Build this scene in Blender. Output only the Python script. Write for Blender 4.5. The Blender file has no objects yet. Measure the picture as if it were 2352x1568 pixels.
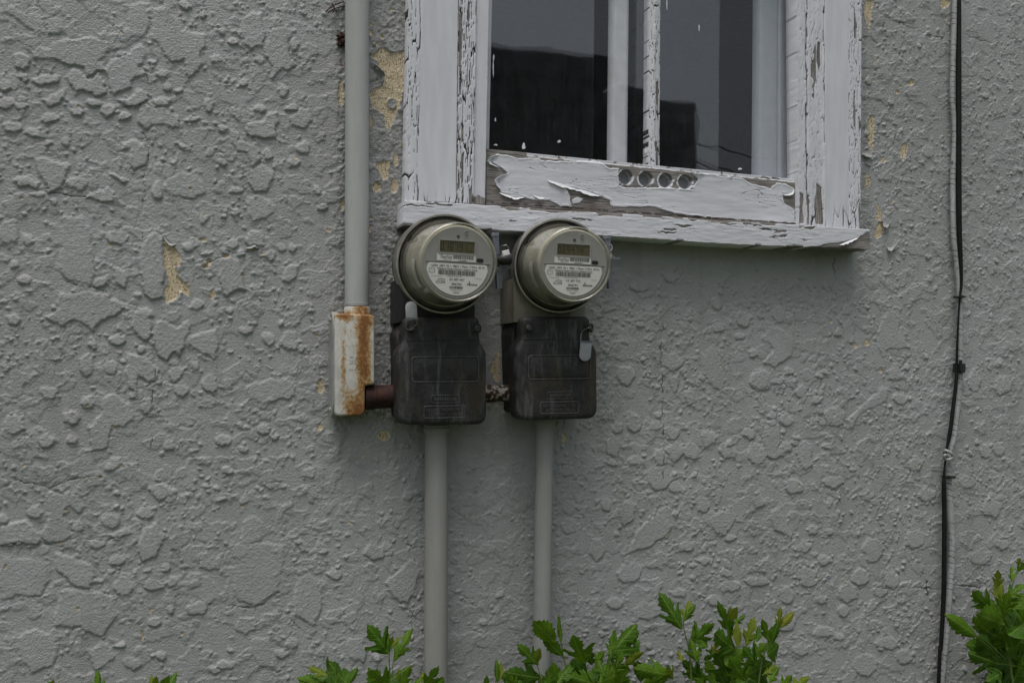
import bpy, bmesh, math, random
import numpy as np
from mathutils import Vector, Matrix

random.seed(7)
rng = np.random.default_rng(7)
SC = bpy.context.scene
COL = SC.collection

# ------------------------------------------------------------------ camera
F = 2287.0                       # focal length in photo units (photo laid out as 2352 x 1568)
CX, CY = 1176.0, 784.0
CAM = Vector((0.0, -1.90, 1.45))
YAW = math.radians(18.3)
PITCH = math.radians(1.65)
fwd = Vector((math.sin(YAW)*math.cos(PITCH), math.cos(YAW)*math.cos(PITCH), math.sin(PITCH)))
rgt = Vector((math.cos(YAW), -math.sin(YAW), 0))
upv = rgt.cross(fwd)
cam_d = bpy.data.cameras.new('camera'); cam = bpy.data.objects.new('camera', cam_d); COL.objects.link(cam)
cam_d.sensor_width = 36; cam_d.lens = 36*F/2352; cam_d.clip_start = .05; cam_d.clip_end = 400
cam.matrix_world = Matrix.Translation(CAM) @ Matrix((rgt, upv, -fwd)).transposed().to_4x4()
SC.camera = cam

# ------------------------------------------------------------------ light
SUN_EL, SUN_ROT = math.radians(70), math.radians(212)
w = bpy.data.worlds.new('World'); SC.world = w; w.use_nodes = True
nt = w.node_tree; nt.nodes.clear()
sky = nt.nodes.new('ShaderNodeTexSky'); sky.sky_type = 'NISHITA'; sky.sun_disc = False
sky.sun_elevation = SUN_EL; sky.sun_rotation = SUN_ROT
sky.air_density = 1.3; sky.dust_density = 5.0; sky.ozone_density = 1.0
hs = nt.nodes.new('ShaderNodeHueSaturation'); hs.inputs['Saturation'].default_value = .55
bg = nt.nodes.new('ShaderNodeBackground'); bg.inputs[1].default_value = .090
out = nt.nodes.new('ShaderNodeOutputWorld')
nt.links.new(sky.outputs[0], hs.inputs['Color']); nt.links.new(hs.outputs[0], bg.inputs[0]); nt.links.new(bg.outputs[0], out.inputs[0])
sd = bpy.data.lights.new('sun', 'SUN'); sd.energy = 1.3; sd.angle = math.radians(28); sd.color = (1, .98, .95)
so = bpy.data.objects.new('sun', sd); COL.objects.link(so)
sv = Vector((math.cos(SUN_EL)*math.sin(SUN_ROT), math.cos(SUN_EL)*math.cos(SUN_ROT), math.sin(SUN_EL)))
so.rotation_euler = sv.to_track_quat('Z', 'Y').to_euler()
SC.view_settings.view_transform = 'Standard'; SC.view_settings.look = 'None'
SC.view_settings.gamma = 1; SC.view_settings.use_curve_mapping = False
SC.view_settings.exposure = 0.47
SC.cycles.max_bounces = 8; SC.cycles.transparent_max_bounces = 12

# ------------------------------------------------------------------ photo coordinates -> place
def ray(px, py): return fwd*F + rgt*(px-CX) + upv*(CY-py)
def P(px, py, d=0.0):
    """point on the plane d metres in front of the wall that the photograph shows at px, py"""
    r = ray(px, py); t = (-d-CAM.y)/r.y
    return CAM + r*t
def Pn(px, py, d=0.0):
    px = np.asarray(px, float); py = np.asarray(py, float)
    rx = fwd.x*F + rgt.x*(px-CX) + upv.x*(CY-py)
    ry = fwd.y*F + rgt.y*(px-CX) + upv.y*(CY-py)
    rz = fwd.z*F + rgt.z*(px-CX) + upv.z*(CY-py)
    t = (-d-CAM.y)/ry
    return CAM.x+rx*t, CAM.z+rz*t
def proj(X, Y, Z):
    dx, dy, dz = X-CAM.x, Y-CAM.y, Z-CAM.z
    zz = dx*fwd.x+dy*fwd.y+dz*fwd.z
    return CX+F*(dx*rgt.x+dy*rgt.y)/zz, CY-F*(dx*upv.x+dy*upv.y+dz*upv.z)/zz
def mpp(px, py, d=0.0):
    """metres per photo unit at that point"""
    return (P(px, py, d)-CAM).dot(fwd)/F
def mirror_pt(px, py, Y, gd=-.012):
    """where the reflection in the window glass seen at px, py stands, on the plane y = Y"""
    h = P(px, py, gd); r = ray(px, py); r.y = -r.y
    return h + r*((Y-h.y)/r.y)

# ------------------------------------------------------------------ numpy noise
def _hash(ix, iy, seed):
    n = (ix.astype(np.int64)*374761393 + iy.astype(np.int64)*668265263 + seed*982451653) & 0x7fffffff
    n = ((n ^ (n >> 13))*1274126177) & 0x7fffffff
    n = (n ^ (n >> 16)) & 0x7fffffff
    return n/float(0x7fffffff)
def perlin(x, y, seed=0):
    ix = np.floor(x); iy = np.floor(y); fx = x-ix; fy = y-iy
    u = fx*fx*fx*(fx*(fx*6-15)+10); v = fy*fy*fy*(fy*(fy*6-15)+10)
    def g(a, b, dx, dy):
        t = _hash(ix+a, iy+b, seed)*2*np.pi
        return np.cos(t)*dx+np.sin(t)*dy
    a = g(0, 0, fx, fy); b = g(1, 0, fx-1, fy); c = g(0, 1, fx, fy-1); d = g(1, 1, fx-1, fy-1)
    return (a+(b-a)*u + ((c+(d-c)*u)-(a+(b-a)*u))*v)*1.5
def fbm(x, y, seed=0, o=4):
    s = 0; a = .5
    for i in range(o):
        s = s+a*perlin(x*2**i, y*2**i, seed+i*17); a *= .5
    return s
def worley(x, y, seed=0):
    ix = np.floor(x); iy = np.floor(y)
    f1 = np.full(x.shape, 9.); f2 = np.full(x.shape, 9.); cid = np.zeros(x.shape)
    for a in (-1, 0, 1):
        for b in (-1, 0, 1):
            hx = _hash(ix+a, iy+b, seed); hy = _hash(ix+a, iy+b, seed+5); hc = _hash(ix+a, iy+b, seed+9)
            d = np.hypot(ix+a+hx-x, iy+b+hy-y)
            m = d < f1
            f2 = np.where(m, f1, np.minimum(f2, d)); cid = np.where(m, hc, cid); f1 = np.where(m, d, f1)
    return f1, f2, cid
def sstep(a, b, x):
    t = np.clip((x-a)/(b-a), 0, 1); return t*t*(3-2*t)
def sdf(poly, x, y):
    """signed distance, positive inside"""
    p = np.array(poly, float); n = len(p)
    d = np.full(x.shape, 1e9); ins = np.zeros(x.shape, bool)
    for i in range(n):
        ax, ay = p[i]; bx, by = p[(i+1) % n]
        ex, ey = bx-ax, by-ay; L = ex*ex+ey*ey+1e-9
        t = np.clip(((x-ax)*ex+(y-ay)*ey)/L, 0, 1)
        d = np.minimum(d, np.hypot(x-ax-t*ex, y-ay-t*ey))
        c = (ay > y) != (by > y)
        ins ^= c & (x < (bx-ax)*(y-ay)/((by-ay) if by != ay else 1e-9)+ax)
    return np.where(ins, d, -d)
def segd(x, y, pts):
    d = np.full(x.shape, 1e9)
    for (ax, ay), (bx, by) in zip(pts[:-1], pts[1:]):
        ex, ey = bx-ax, by-ay; t = np.clip(((x-ax)*ex+(y-ay)*ey)/(ex*ex+ey*ey+1e-9), 0, 1)
        d = np.minimum(d, np.hypot(x-ax-t*ex, y-ay-t*ey))
    return d

# ------------------------------------------------------------------ objects
def tag(o, label=None, cat=None, group=None, kind=None):
    if label: o['label'] = label
    if cat: o['category'] = cat
    if group: o['group'] = group
    if kind: o['kind'] = kind
    return o
def empty(name, loc, label, cat, group=None):
    o = bpy.data.objects.new(name, None); o.location = loc; o.empty_display_size = .05
    COL.objects.link(o); return tag(o, label, cat, group)
def link(name, me, mat=None, parent=None, smooth=False):
    if mat is not None and len(me.materials) == 0: me.materials.append(mat)
    if smooth:
        me.polygons.foreach_set('use_smooth', [True]*len(me.polygons))
        try: me.set_sharp_from_angle(angle=math.radians(50))
        except Exception: pass
    o = bpy.data.objects.new(name, me); COL.objects.link(o)
    if parent is not None:
        o.parent = parent
        bpy.context.view_layer.update()
        o.matrix_parent_inverse = parent.matrix_world.inverted()
    return o
def obj(name, verts, faces, mat=None, parent=None, smooth=False):
    me = bpy.data.meshes.new(name); me.from_pydata([tuple(v) for v in verts], [], faces); me.update()
    return link(name, me, mat, parent, smooth)
def bm_obj(name, bm, mat=None, parent=None, smooth=False):
    bmesh.ops.recalc_face_normals(bm, faces=bm.faces)
    me = bpy.data.meshes.new(name); bm.to_mesh(me); bm.free()
    return link(name, me, mat, parent, smooth)
def np_mesh(name, co, quads, attrs=None, smooth=True):
    me = bpy.data.meshes.new(name)
    co = np.ascontiguousarray(co, np.float32); quads = np.ascontiguousarray(quads, np.int32)
    me.vertices.add(len(co)); me.vertices.foreach_set('co', co.ravel())
    nq = len(quads); me.loops.add(nq*4); me.loops.foreach_set('vertex_index', quads.ravel())
    me.polygons.add(nq); me.polygons.foreach_set('loop_start', np.arange(nq, dtype=np.int32)*4)
    try: me.polygons.foreach_set('loop_total', np.full(nq, 4, np.int32))
    except Exception: pass
    me.update(calc_edges=True)
    if smooth: me.polygons.foreach_set('use_smooth', np.ones(nq, bool))
    for k, v in (attrs or {}).items():
        a = me.attributes.new(k, 'FLOAT', 'POINT'); a.data.foreach_set('value', np.ascontiguousarray(v, np.float32).ravel())
    me.validate(); return me
def add_box(bm, c, s, M=None):
    r = bmesh.ops.create_cube(bm, size=1, matrix=(M or Matrix()) @ Matrix.Translation(c) @ Matrix.Diagonal((*s, 1)))
    return r['verts']
def bevel(bm, off, seg=2):
    bmesh.ops.bevel(bm, geom=list(bm.edges), offset=off, segments=seg, affect='EDGES', clamp_overlap=True)
def tube_mesh(pts, rad, seg=12, cap=True, rfun=None):
    """tube along points; rad = number or list"""
    pts = [Vector(p) for p in pts]; n = len(pts)
    rad = [rad]*n if not hasattr(rad, '__len__') else rad
    V = []; Fc = []
    prev = None
    for i, p in enumerate(pts):
        t = (pts[min(i+1, n-1)]-pts[max(i-1, 0)]).normalized()
        a = prev if prev is not None else (Vector((0, -1, 0)) if abs(t.y) < .8 else Vector((0, 0, 1)))
        a = (a-t*a.dot(t)).normalized(); prev = a; b = t.cross(a)
        for k in range(seg):
            th = 2*math.pi*k/seg
            V.append(p+(a*math.cos(th)+b*math.sin(th))*rad[i])
    for i in range(n-1):
        for k in range(seg):
            k2 = (k+1) % seg
            Fc.append((i*seg+k, i*seg+k2, (i+1)*seg+k2, (i+1)*seg+k))
    if cap:
        Fc.append(tuple(range(seg))[::-1]); Fc.append(tuple((n-1)*seg+k for k in range(seg)))
    return V, Fc
def smooth_path(pts, n):
    """Catmull-Rom through points (any length tuples)"""
    p = [np.array(q, float) for q in pts]; p = [2*p[0]-p[1]]+p+[2*p[-1]-p[-2]]
    out = []; m = len(p)-3
    for i in range(n):
        s = i/(n-1)*m; k = min(int(s), m-1); t = s-k
        a, b, c, d = p[k:k+4]
        out.append(.5*((2*b)+(-a+c)*t+(2*a-5*b+4*c-d)*t*t+(-a+3*b-3*c+d)*t**3))
    return out
def lathe(prof, seg=96, M=None, rmod=None):
    V = []; Fc = []
    for (r, z) in prof:
        for k in range(seg):
            th = 2*math.pi*k/seg; rr = r*(rmod(th, z) if rmod else 1)
            v = Vector((rr*math.cos(th), rr*math.sin(th), z)); V.append(M @ v if M else v)
    n = len(prof)
    for i in range(n-1):
        for k in range(seg):
            k2 = (k+1) % seg; Fc.append((i*seg+k, i*seg+k2, (i+1)*seg+k2, (i+1)*seg+k))
    return V, Fc
def text_mesh(s, x0, x1, yc, h, z=0, M=None, extrude=.0, bold=0.0, align='fit'):
    cu = bpy.data.curves.new('lettering', 'FONT'); cu.body = s; cu.size = 1; cu.extrude = 0; cu.offset = bold; cu.resolution_u = 2
    o = bpy.data.objects.new('lettering', cu); COL.objects.link(o)
    dg = bpy.context.evaluated_depsgraph_get(); dg.update()
    me = bpy.data.meshes.new_from_object(o.evaluated_get(dg))
    bpy.data.objects.remove(o); bpy.data.curves.remove(cu)
    vs = np.array([v.co[:] for v in me.vertices]); mn = vs.min(0); mx = vs.max(0)
    sx = (x1-x0)/(mx[0]-mn[0]); sy = h/(mx[1]-mn[1])
    V = [((v[0]-mn[0])*sx+x0, (v[1]-mn[1])*sy+yc-h/2, z) for v in vs]
    Fc = [tuple(p.vertices) for p in me.polygons]
    bpy.data.meshes.remove(me)
    if extrude:
        n = len(V); V2 = [(a, b, c+extrude) for a, b, c in V]
        from collections import Counter
        ec = Counter()
        for f in Fc:
            for a, b in zip(f, f[1:]+f[:1]): ec[(a, b)] += 1
        side = [(a, b, b+n, a+n) for (a, b) in ec if (b, a) not in ec]
        Fc = [tuple(i+n for i in f) for f in Fc]+side; V = V+V2
    if M: V = [M @ Vector(v) for v in V]
    return V, Fc
class MB:
    def __init__(s): s.V = []; s.F = []
    def add(s, vf):
        n = len(s.V); s.V += [Vector(v) for v in vf[0]]; s.F += [tuple(i+n for i in f) for f in vf[1]]; return s
    def rect(s, x0, x1, y0, y1, z, M=None):
        q = [Vector(c) for c in ((x0, y0, z), (x1, y0, z), (x1, y1, z), (x0, y1, z))]
        return s.add(([M @ v if M else v for v in q], [(0, 1, 2, 3)]))
    def box(s, c, sz, M=None):
        x, y, z = c; a, b, e = sz[0]/2, sz[1]/2, sz[2]/2
        q = [Vector((x+i*a, y+j*b, z+k*e)) for i in (-1, 1) for j in (-1, 1) for k in (-1, 1)]
        return s.add(([M @ v if M else v for v in q], [(0, 1, 3, 2), (4, 6, 7, 5), (0, 4, 5, 1), (2, 3, 7, 6), (0, 2, 6, 4), (1, 5, 7, 3)]))
    def build(s, name, mat, parent=None, smooth=False): return obj(name, s.V, s.F, mat, parent, smooth)

# ------------------------------------------------------------------ materials
class N:
    """tiny node-graph helper"""
    def __init__(s, name):
        s.m = bpy.data.materials.new(name); s.m.use_nodes = True; s.t = s.m.node_tree; s.t.nodes.clear()
        s.o = s.t.nodes.new('ShaderNodeOutputMaterial')
    def n(s, typ, **kw):
        nd = s.t.nodes.new(typ)
        for k, v in kw.items(): setattr(nd, k, v)
        return nd
    def set(s, inp, v):
        if isinstance(v, bpy.types.NodeSocket): s.t.links.new(v, inp)
        else: inp.default_value = v
    def math(s, op, a, b=0.0, c=0.0):
        nd = s.n('ShaderNodeMath', operation=op); s.set(nd.inputs[0], a); s.set(nd.inputs[1], b)
        if op in ('MULTIPLY_ADD',): s.set(nd.inputs[2], c)
        return nd.outputs[0]
    def ramp(s, v, a, b, lo=0.0, hi=1.0):
        nd = s.n('ShaderNodeMapRange', interpolation_type='SMOOTHSTEP'); s.set(nd.inputs[0], v)
        nd.inputs[1].default_value = a; nd.inputs[2].default_value = b; nd.inputs[3].default_value = lo; nd.inputs[4].default_value = hi
        return nd.outputs[0]
    def mix(s, f, a, b):
        nd = s.n('ShaderNodeMix', data_type='RGBA'); s.set(nd.inputs[0], f)
        s.set(nd.inputs[6], (*a, 1) if isinstance(a, tuple) else a); s.set(nd.inputs[7], (*b, 1) if isinstance(b, tuple) else b)
        return nd.outputs[2]
    def pos(s, which='Position'):
        if which == 'Position': return s.n('ShaderNodeNewGeometry').outputs['Position']
        return s.n('ShaderNodeTexCoord').outputs[which]
    def noise(s, scale, detail=4, vec=None, rough=.55, stretch=None, off=(0, 0, 0)):
        nd = s.n('ShaderNodeTexNoise'); nd.inputs['Scale'].default_value = scale; nd.inputs['Detail'].default_value = detail
        nd.inputs['Roughness'].default_value = rough
        mp = s.n('ShaderNodeMapping'); s.set(mp.inputs[0], vec if vec is not None else s.pos())
        mp.inputs['Location'].default_value = off
        if stretch: mp.inputs['Scale'].default_value = stretch
        s.t.links.new(mp.outputs[0], nd.inputs['Vector']); return nd.outputs[0]
    def attr(s, name): return s.n('ShaderNodeAttribute', attribute_name=name).outputs['Fac']
    def xyz(s, vec=None):
        nd = s.n('ShaderNodeSeparateXYZ'); s.set(nd.inputs[0], vec if vec is not None else s.pos()); return nd.outputs
    def bump(s, h, dist, strength=1.0, prev=None):
        nd = s.n('ShaderNodeBump'); s.set(nd.inputs['Height'], h); nd.inputs['Distance'].default_value = dist
        nd.inputs['Strength'].default_value = strength
        if prev is not None: s.t.links.new(prev, nd.inputs['Normal'])
        return nd.outputs[0]
    def bsdf(s, col, rough=.6, metal=0.0, spec=.4, normal=None, **kw):
        b = s.n('ShaderNodeBsdfPrincipled'); s.set(b.inputs['Base Color'], (*col, 1) if isinstance(col, tuple) else col)
        s.set(b.inputs['Roughness'], rough); s.set(b.inputs['Metallic'], metal); s.set(b.inputs['Specular IOR Level'], spec)
        if normal is not None: s.t.links.new(normal, b.inputs['Normal'])
        for k, v in kw.items(): s.set(b.inputs[k], v)
        return b.outputs[0]
    def done(s, sh): s.t.links.new(sh, s.o.inputs[0]); return s.m
def plain(name, col, rough=.5, metal=0.0, spec=.4, var=.12, nscale=40, bump=.0):
    n = N(name); ns = n.noise(nscale, 5)
    c = n.mix(n.ramp(ns, .3, .7), tuple(x*(1-var) for x in col), tuple(min(1, x*(1+var)) for x in col))
    nm = n.bump(n.noise(nscale*12, 3), bump, .6) if bump else None
    return n.done(n.bsdf(c, rough, metal, spec, nm))

def mat_stucco():
    n = N('grey_stucco_paint')
    big = n.noise(2.2, 4); mid = n.noise(24, 5); fine = n.noise(420, 3)
    c = n.mix(n.ramp(big, .3, .7), (.288, .293, .291), (.318, .325, .324))
    c = n.mix(n.ramp(n.noise(7, 5, stretch=(3.2, 1, .35), off=(2, 0, 5)), .50, .72, 0, .55), c, (.225, .226, .210))
    c = n.mix(n.ramp(n.noise(3.1, 3, off=(7, 0, 1)), .45, .65, 0, .5), c, (.330, .338, .345))
    c = n.mix(n.ramp(mid, .35, .75, 0, .55), c, (.270, .274, .262))
    # dirt where the relief is rough, plus dark gaps painted beside the casings
    c = n.mix(n.math('MULTIPLY', n.attr('dirt'), n.ramp(n.noise(160, 4), .3, .65)), c, (.15, .148, .135))
    # peeled: older cream coat
    old = n.mix(n.ramp(n.noise(70, 5), .35, .7), (.56, .48, .33), (.47, .38, .23))
    old = n.mix(n.ramp(n.noise(380, 4, stretch=(1, 1, .4)), .50, .62, 0, .8), old, (.17, .12, .09))
    pe = n.math('ADD', n.attr('peel'), n.math('MULTIPLY', n.math('SUBTRACT', n.noise(300, 4), .5), .7))
    c = n.mix(n.ramp(pe, .46, .54), c, old)
    c = n.mix(n.ramp(n.attr('rust'), .3, .8), c, (.13, .07, .035))
    c = n.mix(n.ramp(n.attr('crack'), .35, .8, 0, .85), c, (.06, .057, .05))
    # sprayed dark specks
    sp = n.n('ShaderNodeTexVoronoi'); sp.inputs['Scale'].default_value = 30
    n.t.links.new(n.pos(), sp.inputs['Vector'])
    rare = n.ramp(n.noise(6, 2), .60, .64)
    c = n.mix(n.math('MULTIPLY', n.ramp(sp.outputs['Distance'], .05, .035), rare), c, (.045, .025, .02))
    nm = n.bump(n.noise(900, 3), .0009, .7)
    nm = n.bump(n.noise(300, 4), .0022, .75, nm)
    br = n.noise(55, 5, stretch=(1.0, 1, 9.0))
    nm = n.bump(n.math('MULTIPLY', br, n.attr('brush')), .0016, .4, nm)
    return n.done(n.bsdf(c, .46, 0, .45, nm))

def mat_paintwood(name, vertical=True, paint=(.565, .575, .61)):
    n = N(name)
    st = (30, 10, 1.2) if vertical else (1.2, 10, 30)
    grain = n.noise(14, 6, stretch=st, rough=.65)
    wood = n.mix(n.ramp(grain, .35, .65), (.085, .076, .069), (.27, .255, .24))
    wood = n.mix(n.ramp(n.noise(20, 4), .55, .75, 0, .5), wood, (.13, .085, .055))
    st2 = (8, 3, 1) if vertical else (1, 3, 8)
    p = n.mix(n.ramp(n.noise(9, 5, stretch=st2), .35, .7), tuple(x*.91 for x in paint), paint)
    p = n.mix(n.ramp(n.noise(120, 4, stretch=st2), .58, .75, 0, .35), p, (.42, .41, .39))
    edge = n.math('ADD', n.attr('wood'), n.math('MULTIPLY', n.math('SUBTRACT', n.noise(240, 4, stretch=st2), .5), .5))
    c = n.mix(n.ramp(edge, .45, .55), p, wood)
    c = n.mix(n.ramp(n.attr('gap'), .3, .8), c, (.035, .032, .03))
    nm = n.bump(n.math('MULTIPLY', grain, n.ramp(n.attr('wood'), .3, .6, .12, 1.0)), .0012, .6)
    nm = n.bump(n.noise(60, 4), .0010, .25, nm)
    return n.done(n.bsdf(c, n.ramp(n.attr('wood'), .4, .6, .42, .85), 0, .4, nm))

def mat_glass(name, tint=(1, 1, 1), haze=0.0, hazecol=(.5, .48, .4), rough=.0, gain=1.0, dirt=0.0, bump=0.0):
    n = N(name)
    lw = n.n('ShaderNodeLayerWeight'); lw.inputs['Blend'].default_value = .5
    fac = n.math('MULTIPLY_ADD', n.math('POWER', lw.outputs['Facing'], 5.0), .96*gain, .04*gain)
    tr = n.n('ShaderNodeBsdfTransparent'); tr.inputs[0].default_value = (*tint, 1)
    gl = n.n('ShaderNodeBsdfGlossy'); gl.inputs['Roughness'].default_value = rough
    if bump:
        n.t.links.new(n.bump(n.noise(3.0, 3), bump, 1.0), gl.inputs['Normal'])
    mx = n.n('ShaderNodeMixShader'); n.set(mx.inputs[0], fac); n.t.links.new(tr.outputs[0], mx.inputs[1]); n.t.links.new(gl.outputs[0], mx.inputs[2])
    sh = mx.outputs[0]
    if haze or dirt:
        df = n.n('ShaderNodeBsdfDiffuse'); df.inputs[0].default_value = (*hazecol, 1)
        f = n.math('MULTIPLY', n.ramp(n.noise(30, 5), .3, .75, .6, 1.3), haze) if haze else 0.0
        if dirt:
            streak = n.ramp(n.noise(40, 6, stretch=(4, 1, .35), rough=.7), .45, .9, 0, dirt)
            speck = n.ramp(n.noise(330, 3), .73, .78, 0, .5)
            f = n.math('ADD', n.math('ADD', streak, speck), f)
        m2 = n.n('ShaderNodeMixShader'); n.set(m2.inputs[0], f); n.t.links.new(sh, m2.inputs[1]); n.t.links.new(df.outputs[0], m2.inputs[2])
        sh = m2.outputs[0]
    return n.done(sh)

def mat_black_cast(name='weathered_black_casting', worn=0.0):
    n = N(name)
    a = n.noise(45, 7, rough=.7); b = n.noise(22, 6, stretch=(2.6, 1, .5), off=(3, 1, 2), rough=.7); c3 = n.noise(620, 3)
    c = n.mix(n.ramp(a, .35, .7), (.013, .013, .014), (.034, .034, .035))
    c = n.mix(n.ramp(b, .48, .70, 0, .85), c, (.105, .103, .098))
    c = n.mix(n.ramp(n.noise(11, 4, off=(5, 5, 5), stretch=(1.5, 1, .6)), .52, .68, 0, .6), c, (.045, .035, .020))
    c = n.mix(n.ramp(c3, .68, .73, 0, .7), c, (.22, .22, .21))
    c = n.mix(n.ramp(n.noise(160, 5, rough=.75), .60, .74, 0, .6), c, (.12, .12, .115))
    if worn: c = n.mix(n.ramp(n.noise(90, 4), .35, .6, worn*.4, worn), c, (.13, .13, .13))
    nm = n.bump(n.noise(350, 3), .0010, .6); nm = n.bump(n.noise(40, 4), .0012, .35, nm)
    return n.done(n.bsdf(c, n.ramp(a, .3, .7, .45, .7), 0, .35, nm))

def mat_rusty_paint():
    n = N('white_paint_bleeding_rust')
    x, y, z = n.xyz()
    g = lambda v, c0, wd: n.math('POWER', 2.718, n.math('MULTIPLY', -1.0, n.math('POWER', n.math('DIVIDE', n.math('SUBTRACT', v, c0), wd), 2.0)))
    A = P(832, 780, .06); B = P(800, 930, .06); Cc = P(790, 730, .06); T = P(840, 735, .06); S = P(787, 850, .06)
    m1 = n.math('MULTIPLY', g(x, A.x, .017), n.ramp(z, B.z-.03, A.z+.01, .75, 1.05))
    m2 = n.math('MULTIPLY', g(x, B.x+.016, .030), g(z, B.z-.005, .045))
    m3 = n.math('MULTIPLY', g(x, Cc.x, .028), g(z, Cc.z+.004, .012))
    m4 = n.math('MULTIPLY', g(x, T.x, .018), g(z, T.z, .028))
    m5 = n.math('MULTIPLY', g(x, S.x, .006), n.math('MULTIPLY', g(z, S.z, .075), .75))
    s = n.math('MAXIMUM', n.math('MAXIMUM', m1, m2), n.math('MAXIMUM', n.math('MAXIMUM', m3, m4), m5))
    ns = n.noise(150, 7, rough=.75); nl = n.noise(30, 5, stretch=(1.6, 1, .5))
    v = n.math('ADD', n.math('MULTIPLY', s, .62), n.math('ADD', n.math('MULTIPLY', n.math('SUBTRACT', ns, .5), 1.3), n.math('MULTIPLY', n.math('SUBTRACT', nl, .5), .9)))
    white = n.mix(n.ramp(n.noise(50, 5), .3, .7), (.42, .42, .385), (.55, .545, .51))
    c = n.mix(n.ramp(v, .14, .46), white, (.34, .215, .085))
    c = n.mix(n.ramp(v, .38, .66), c, (.185, .075, .022))
    c = n.mix(n.ramp(v, .66, .95), c, (.10, .035, .014))
    nm = n.bump(n.noise(500, 3), .0006, .6)
    nm = n.bump(v, .0006, .5, nm)
    return n.done(n.bsdf(c, .6, 0, .35, nm))

def mat_rust(name, dark=(.035, .016, .011), light=(.11, .04, .02), chips=0.0):
    n = N(name)
    c = n.mix(n.ramp(n.noise(70, 6, rough=.7), .35, .7), dark, light)
    if chips: c = n.mix(n.ramp(n.math('ADD', n.noise(120, 5), n.math('MULTIPLY', n.noise(300, 2), .1)), .56, .60, 0, chips), c, (.5, .5, .47))
    return n.done(n.bsdf(c, .75, .0, .3, n.bump(n.noise(260, 4), .001, .8)))

def mat_pipe(name, col, streak=.25):
    n = N(name)
    c = n.mix(n.ramp(n.noise(12, 5, stretch=(3, 3, .5)), .3, .7), tuple(x*.93 for x in col), tuple(x*1.04 for x in col))
    c = n.mix(n.ramp(n.noise(260, 3), .68, .76, 0, .6), c, (.45, .44, .40))
    c = n.mix(n.ramp(n.noise(60, 5, stretch=(3, 3, .25)), .62, .8, 0, streak), c, (.14, .13, .11))
    nm = n.bump(n.noise(300, 3), .0006, .6); nm = n.bump(n.noise(22, 4), .002, .4, nm)
    return n.done(n.bsdf(c, .75, 0, .2, nm))

def mat_leaf(name, a, b, tl=.35):
    n = N(name)
    oi = n.n('ShaderNodeObjectInfo').outputs['Random']; oc = n.pos('Object')
    x, y, z = n.xyz(oc)
    c = n.mix(oi, a, b)
    c = n.mix(n.ramp(n.noise(6, 4, vec=oc), .3, .7, 0, .45), c, tuple(q*.6 for q in a))
    ax = n.math('ABSOLUTE', x)
    rib = n.ramp(ax, .022, .006, 0, .55)
    ph = n.math('SUBTRACT', y, n.math('MULTIPLY', ax, .85))
    wv = n.math('ABSOLUTE', n.math('SINE', n.math('MULTIPLY', ph, 24.0)))
    vein = n.ramp(wv, .13, .02, 0, .35)
    c = n.mix(n.math('MAXIMUM', rib, vein), c, (.19, .27, .05))
    nm = n.bump(n.ramp(wv, .0, .5), .05, .35)
    b1 = n.bsdf(c, .55, 0, .25, nm)
    t = n.n('ShaderNodeBsdfTranslucent'); n.set(t.inputs[0], n.mix(.5, c, (.14, .26, .005)))
    mx = n.n('ShaderNodeMixShader'); mx.inputs[0].default_value = tl
    n.t.links.new(b1, mx.inputs[1]); n.t.links.new(t.outputs[0], mx.inputs[2])
    return n.done(mx.outputs[0])

M_STUCCO = mat_stucco()
M_PV = mat_paintwood('peeling_white_paint_upright', True)
M_PH = mat_paintwood('peeling_white_paint_level', False)
M_GLASS = mat_glass('window_glass', dirt=.012, haze=.008, rough=.012, hazecol=(.50, .53, .58), bump=.0006)
M_GLASS2 = mat_glass('inner_window_glass', dirt=.03, rough=.02, haze=.005, hazecol=(.5, .52, .56), bump=.0004, gain=1.5)
M_CAST = mat_black_cast(); M_CASTW = mat_black_cast('worn_black_casting_edge', .38)
M_RUSTP = mat_rusty_paint()
M_RUST = mat_rust('dark_rust', (.018, .009, .007), (.05, .016, .010))
M_RUSTC = mat_rust('rust_with_paint_chips', (.022, .011, .007), (.07, .028, .012), .45)
M_PIPE = mat_pipe('grey_painted_conduit', (.35, .36, .355))
M_PIPE3 = mat_pipe('grey_lower_conduit', (.27, .275, .265))
M_PIPE2 = mat_pipe('beige_grey_conduit', (.262, .262, .245))
M_PLATE = plain('grey_painted_cover_plate', (.26, .265, .255), .5)
M_BEIGE = plain('dull_beige_metal', (.17, .16, .13), .55)
M_BLACK = plain('black_plastic', (.02, .02, .021), .45, var=.3)
M_DGREY = plain('dark_grey_plastic', (.13, .14, .16), .5)
M_STEEL = plain('steel_ring', (.46, .44, .40), .33, .9, var=.2)
M_STEELD = plain('dull_dark_steel', (.10, .10, .095), .45, .6, var=.3)
M_TAG = plain('pale_grey_plastic_tag', (.33, .34, .36), .5)
M_WIRE = plain('thin_seal_wire', (.35, .34, .32), .4, .8)
M_DIAL = plain('meter_dial_grey', (.28, .28, .275), .45, var=.04)
M_DIALS = plain('meter_body_tan', (.33, .325, .29), .5, var=.1)
M_LBL = plain('white_meter_label', (.64, .64, .63), .5, var=.04)
M_INK = plain('black_ink', (.05, .05, .05), .6)
M_LCD = plain('lcd_olive', (.085, .08, .045), .35, var=.08)
M_SEG = plain('lcd_segment', (.022, .021, .013), .4)
M_COVER = mat_glass('aged_meter_glass', tint=(.96, .955, .90), haze=.10, hazecol=(.52, .50, .42), rough=.08, gain=1.5)
M_RIM = mat_glass('aged_meter_glass_rim', tint=(.93, .91, .82), haze=.20, hazecol=(.52, .50, .42), rough=.28, gain=2.0)
M_CABLE = plain('black_rubber_cable', (.007, .007, .008), .65, var=.3, spec=.2)

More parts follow.
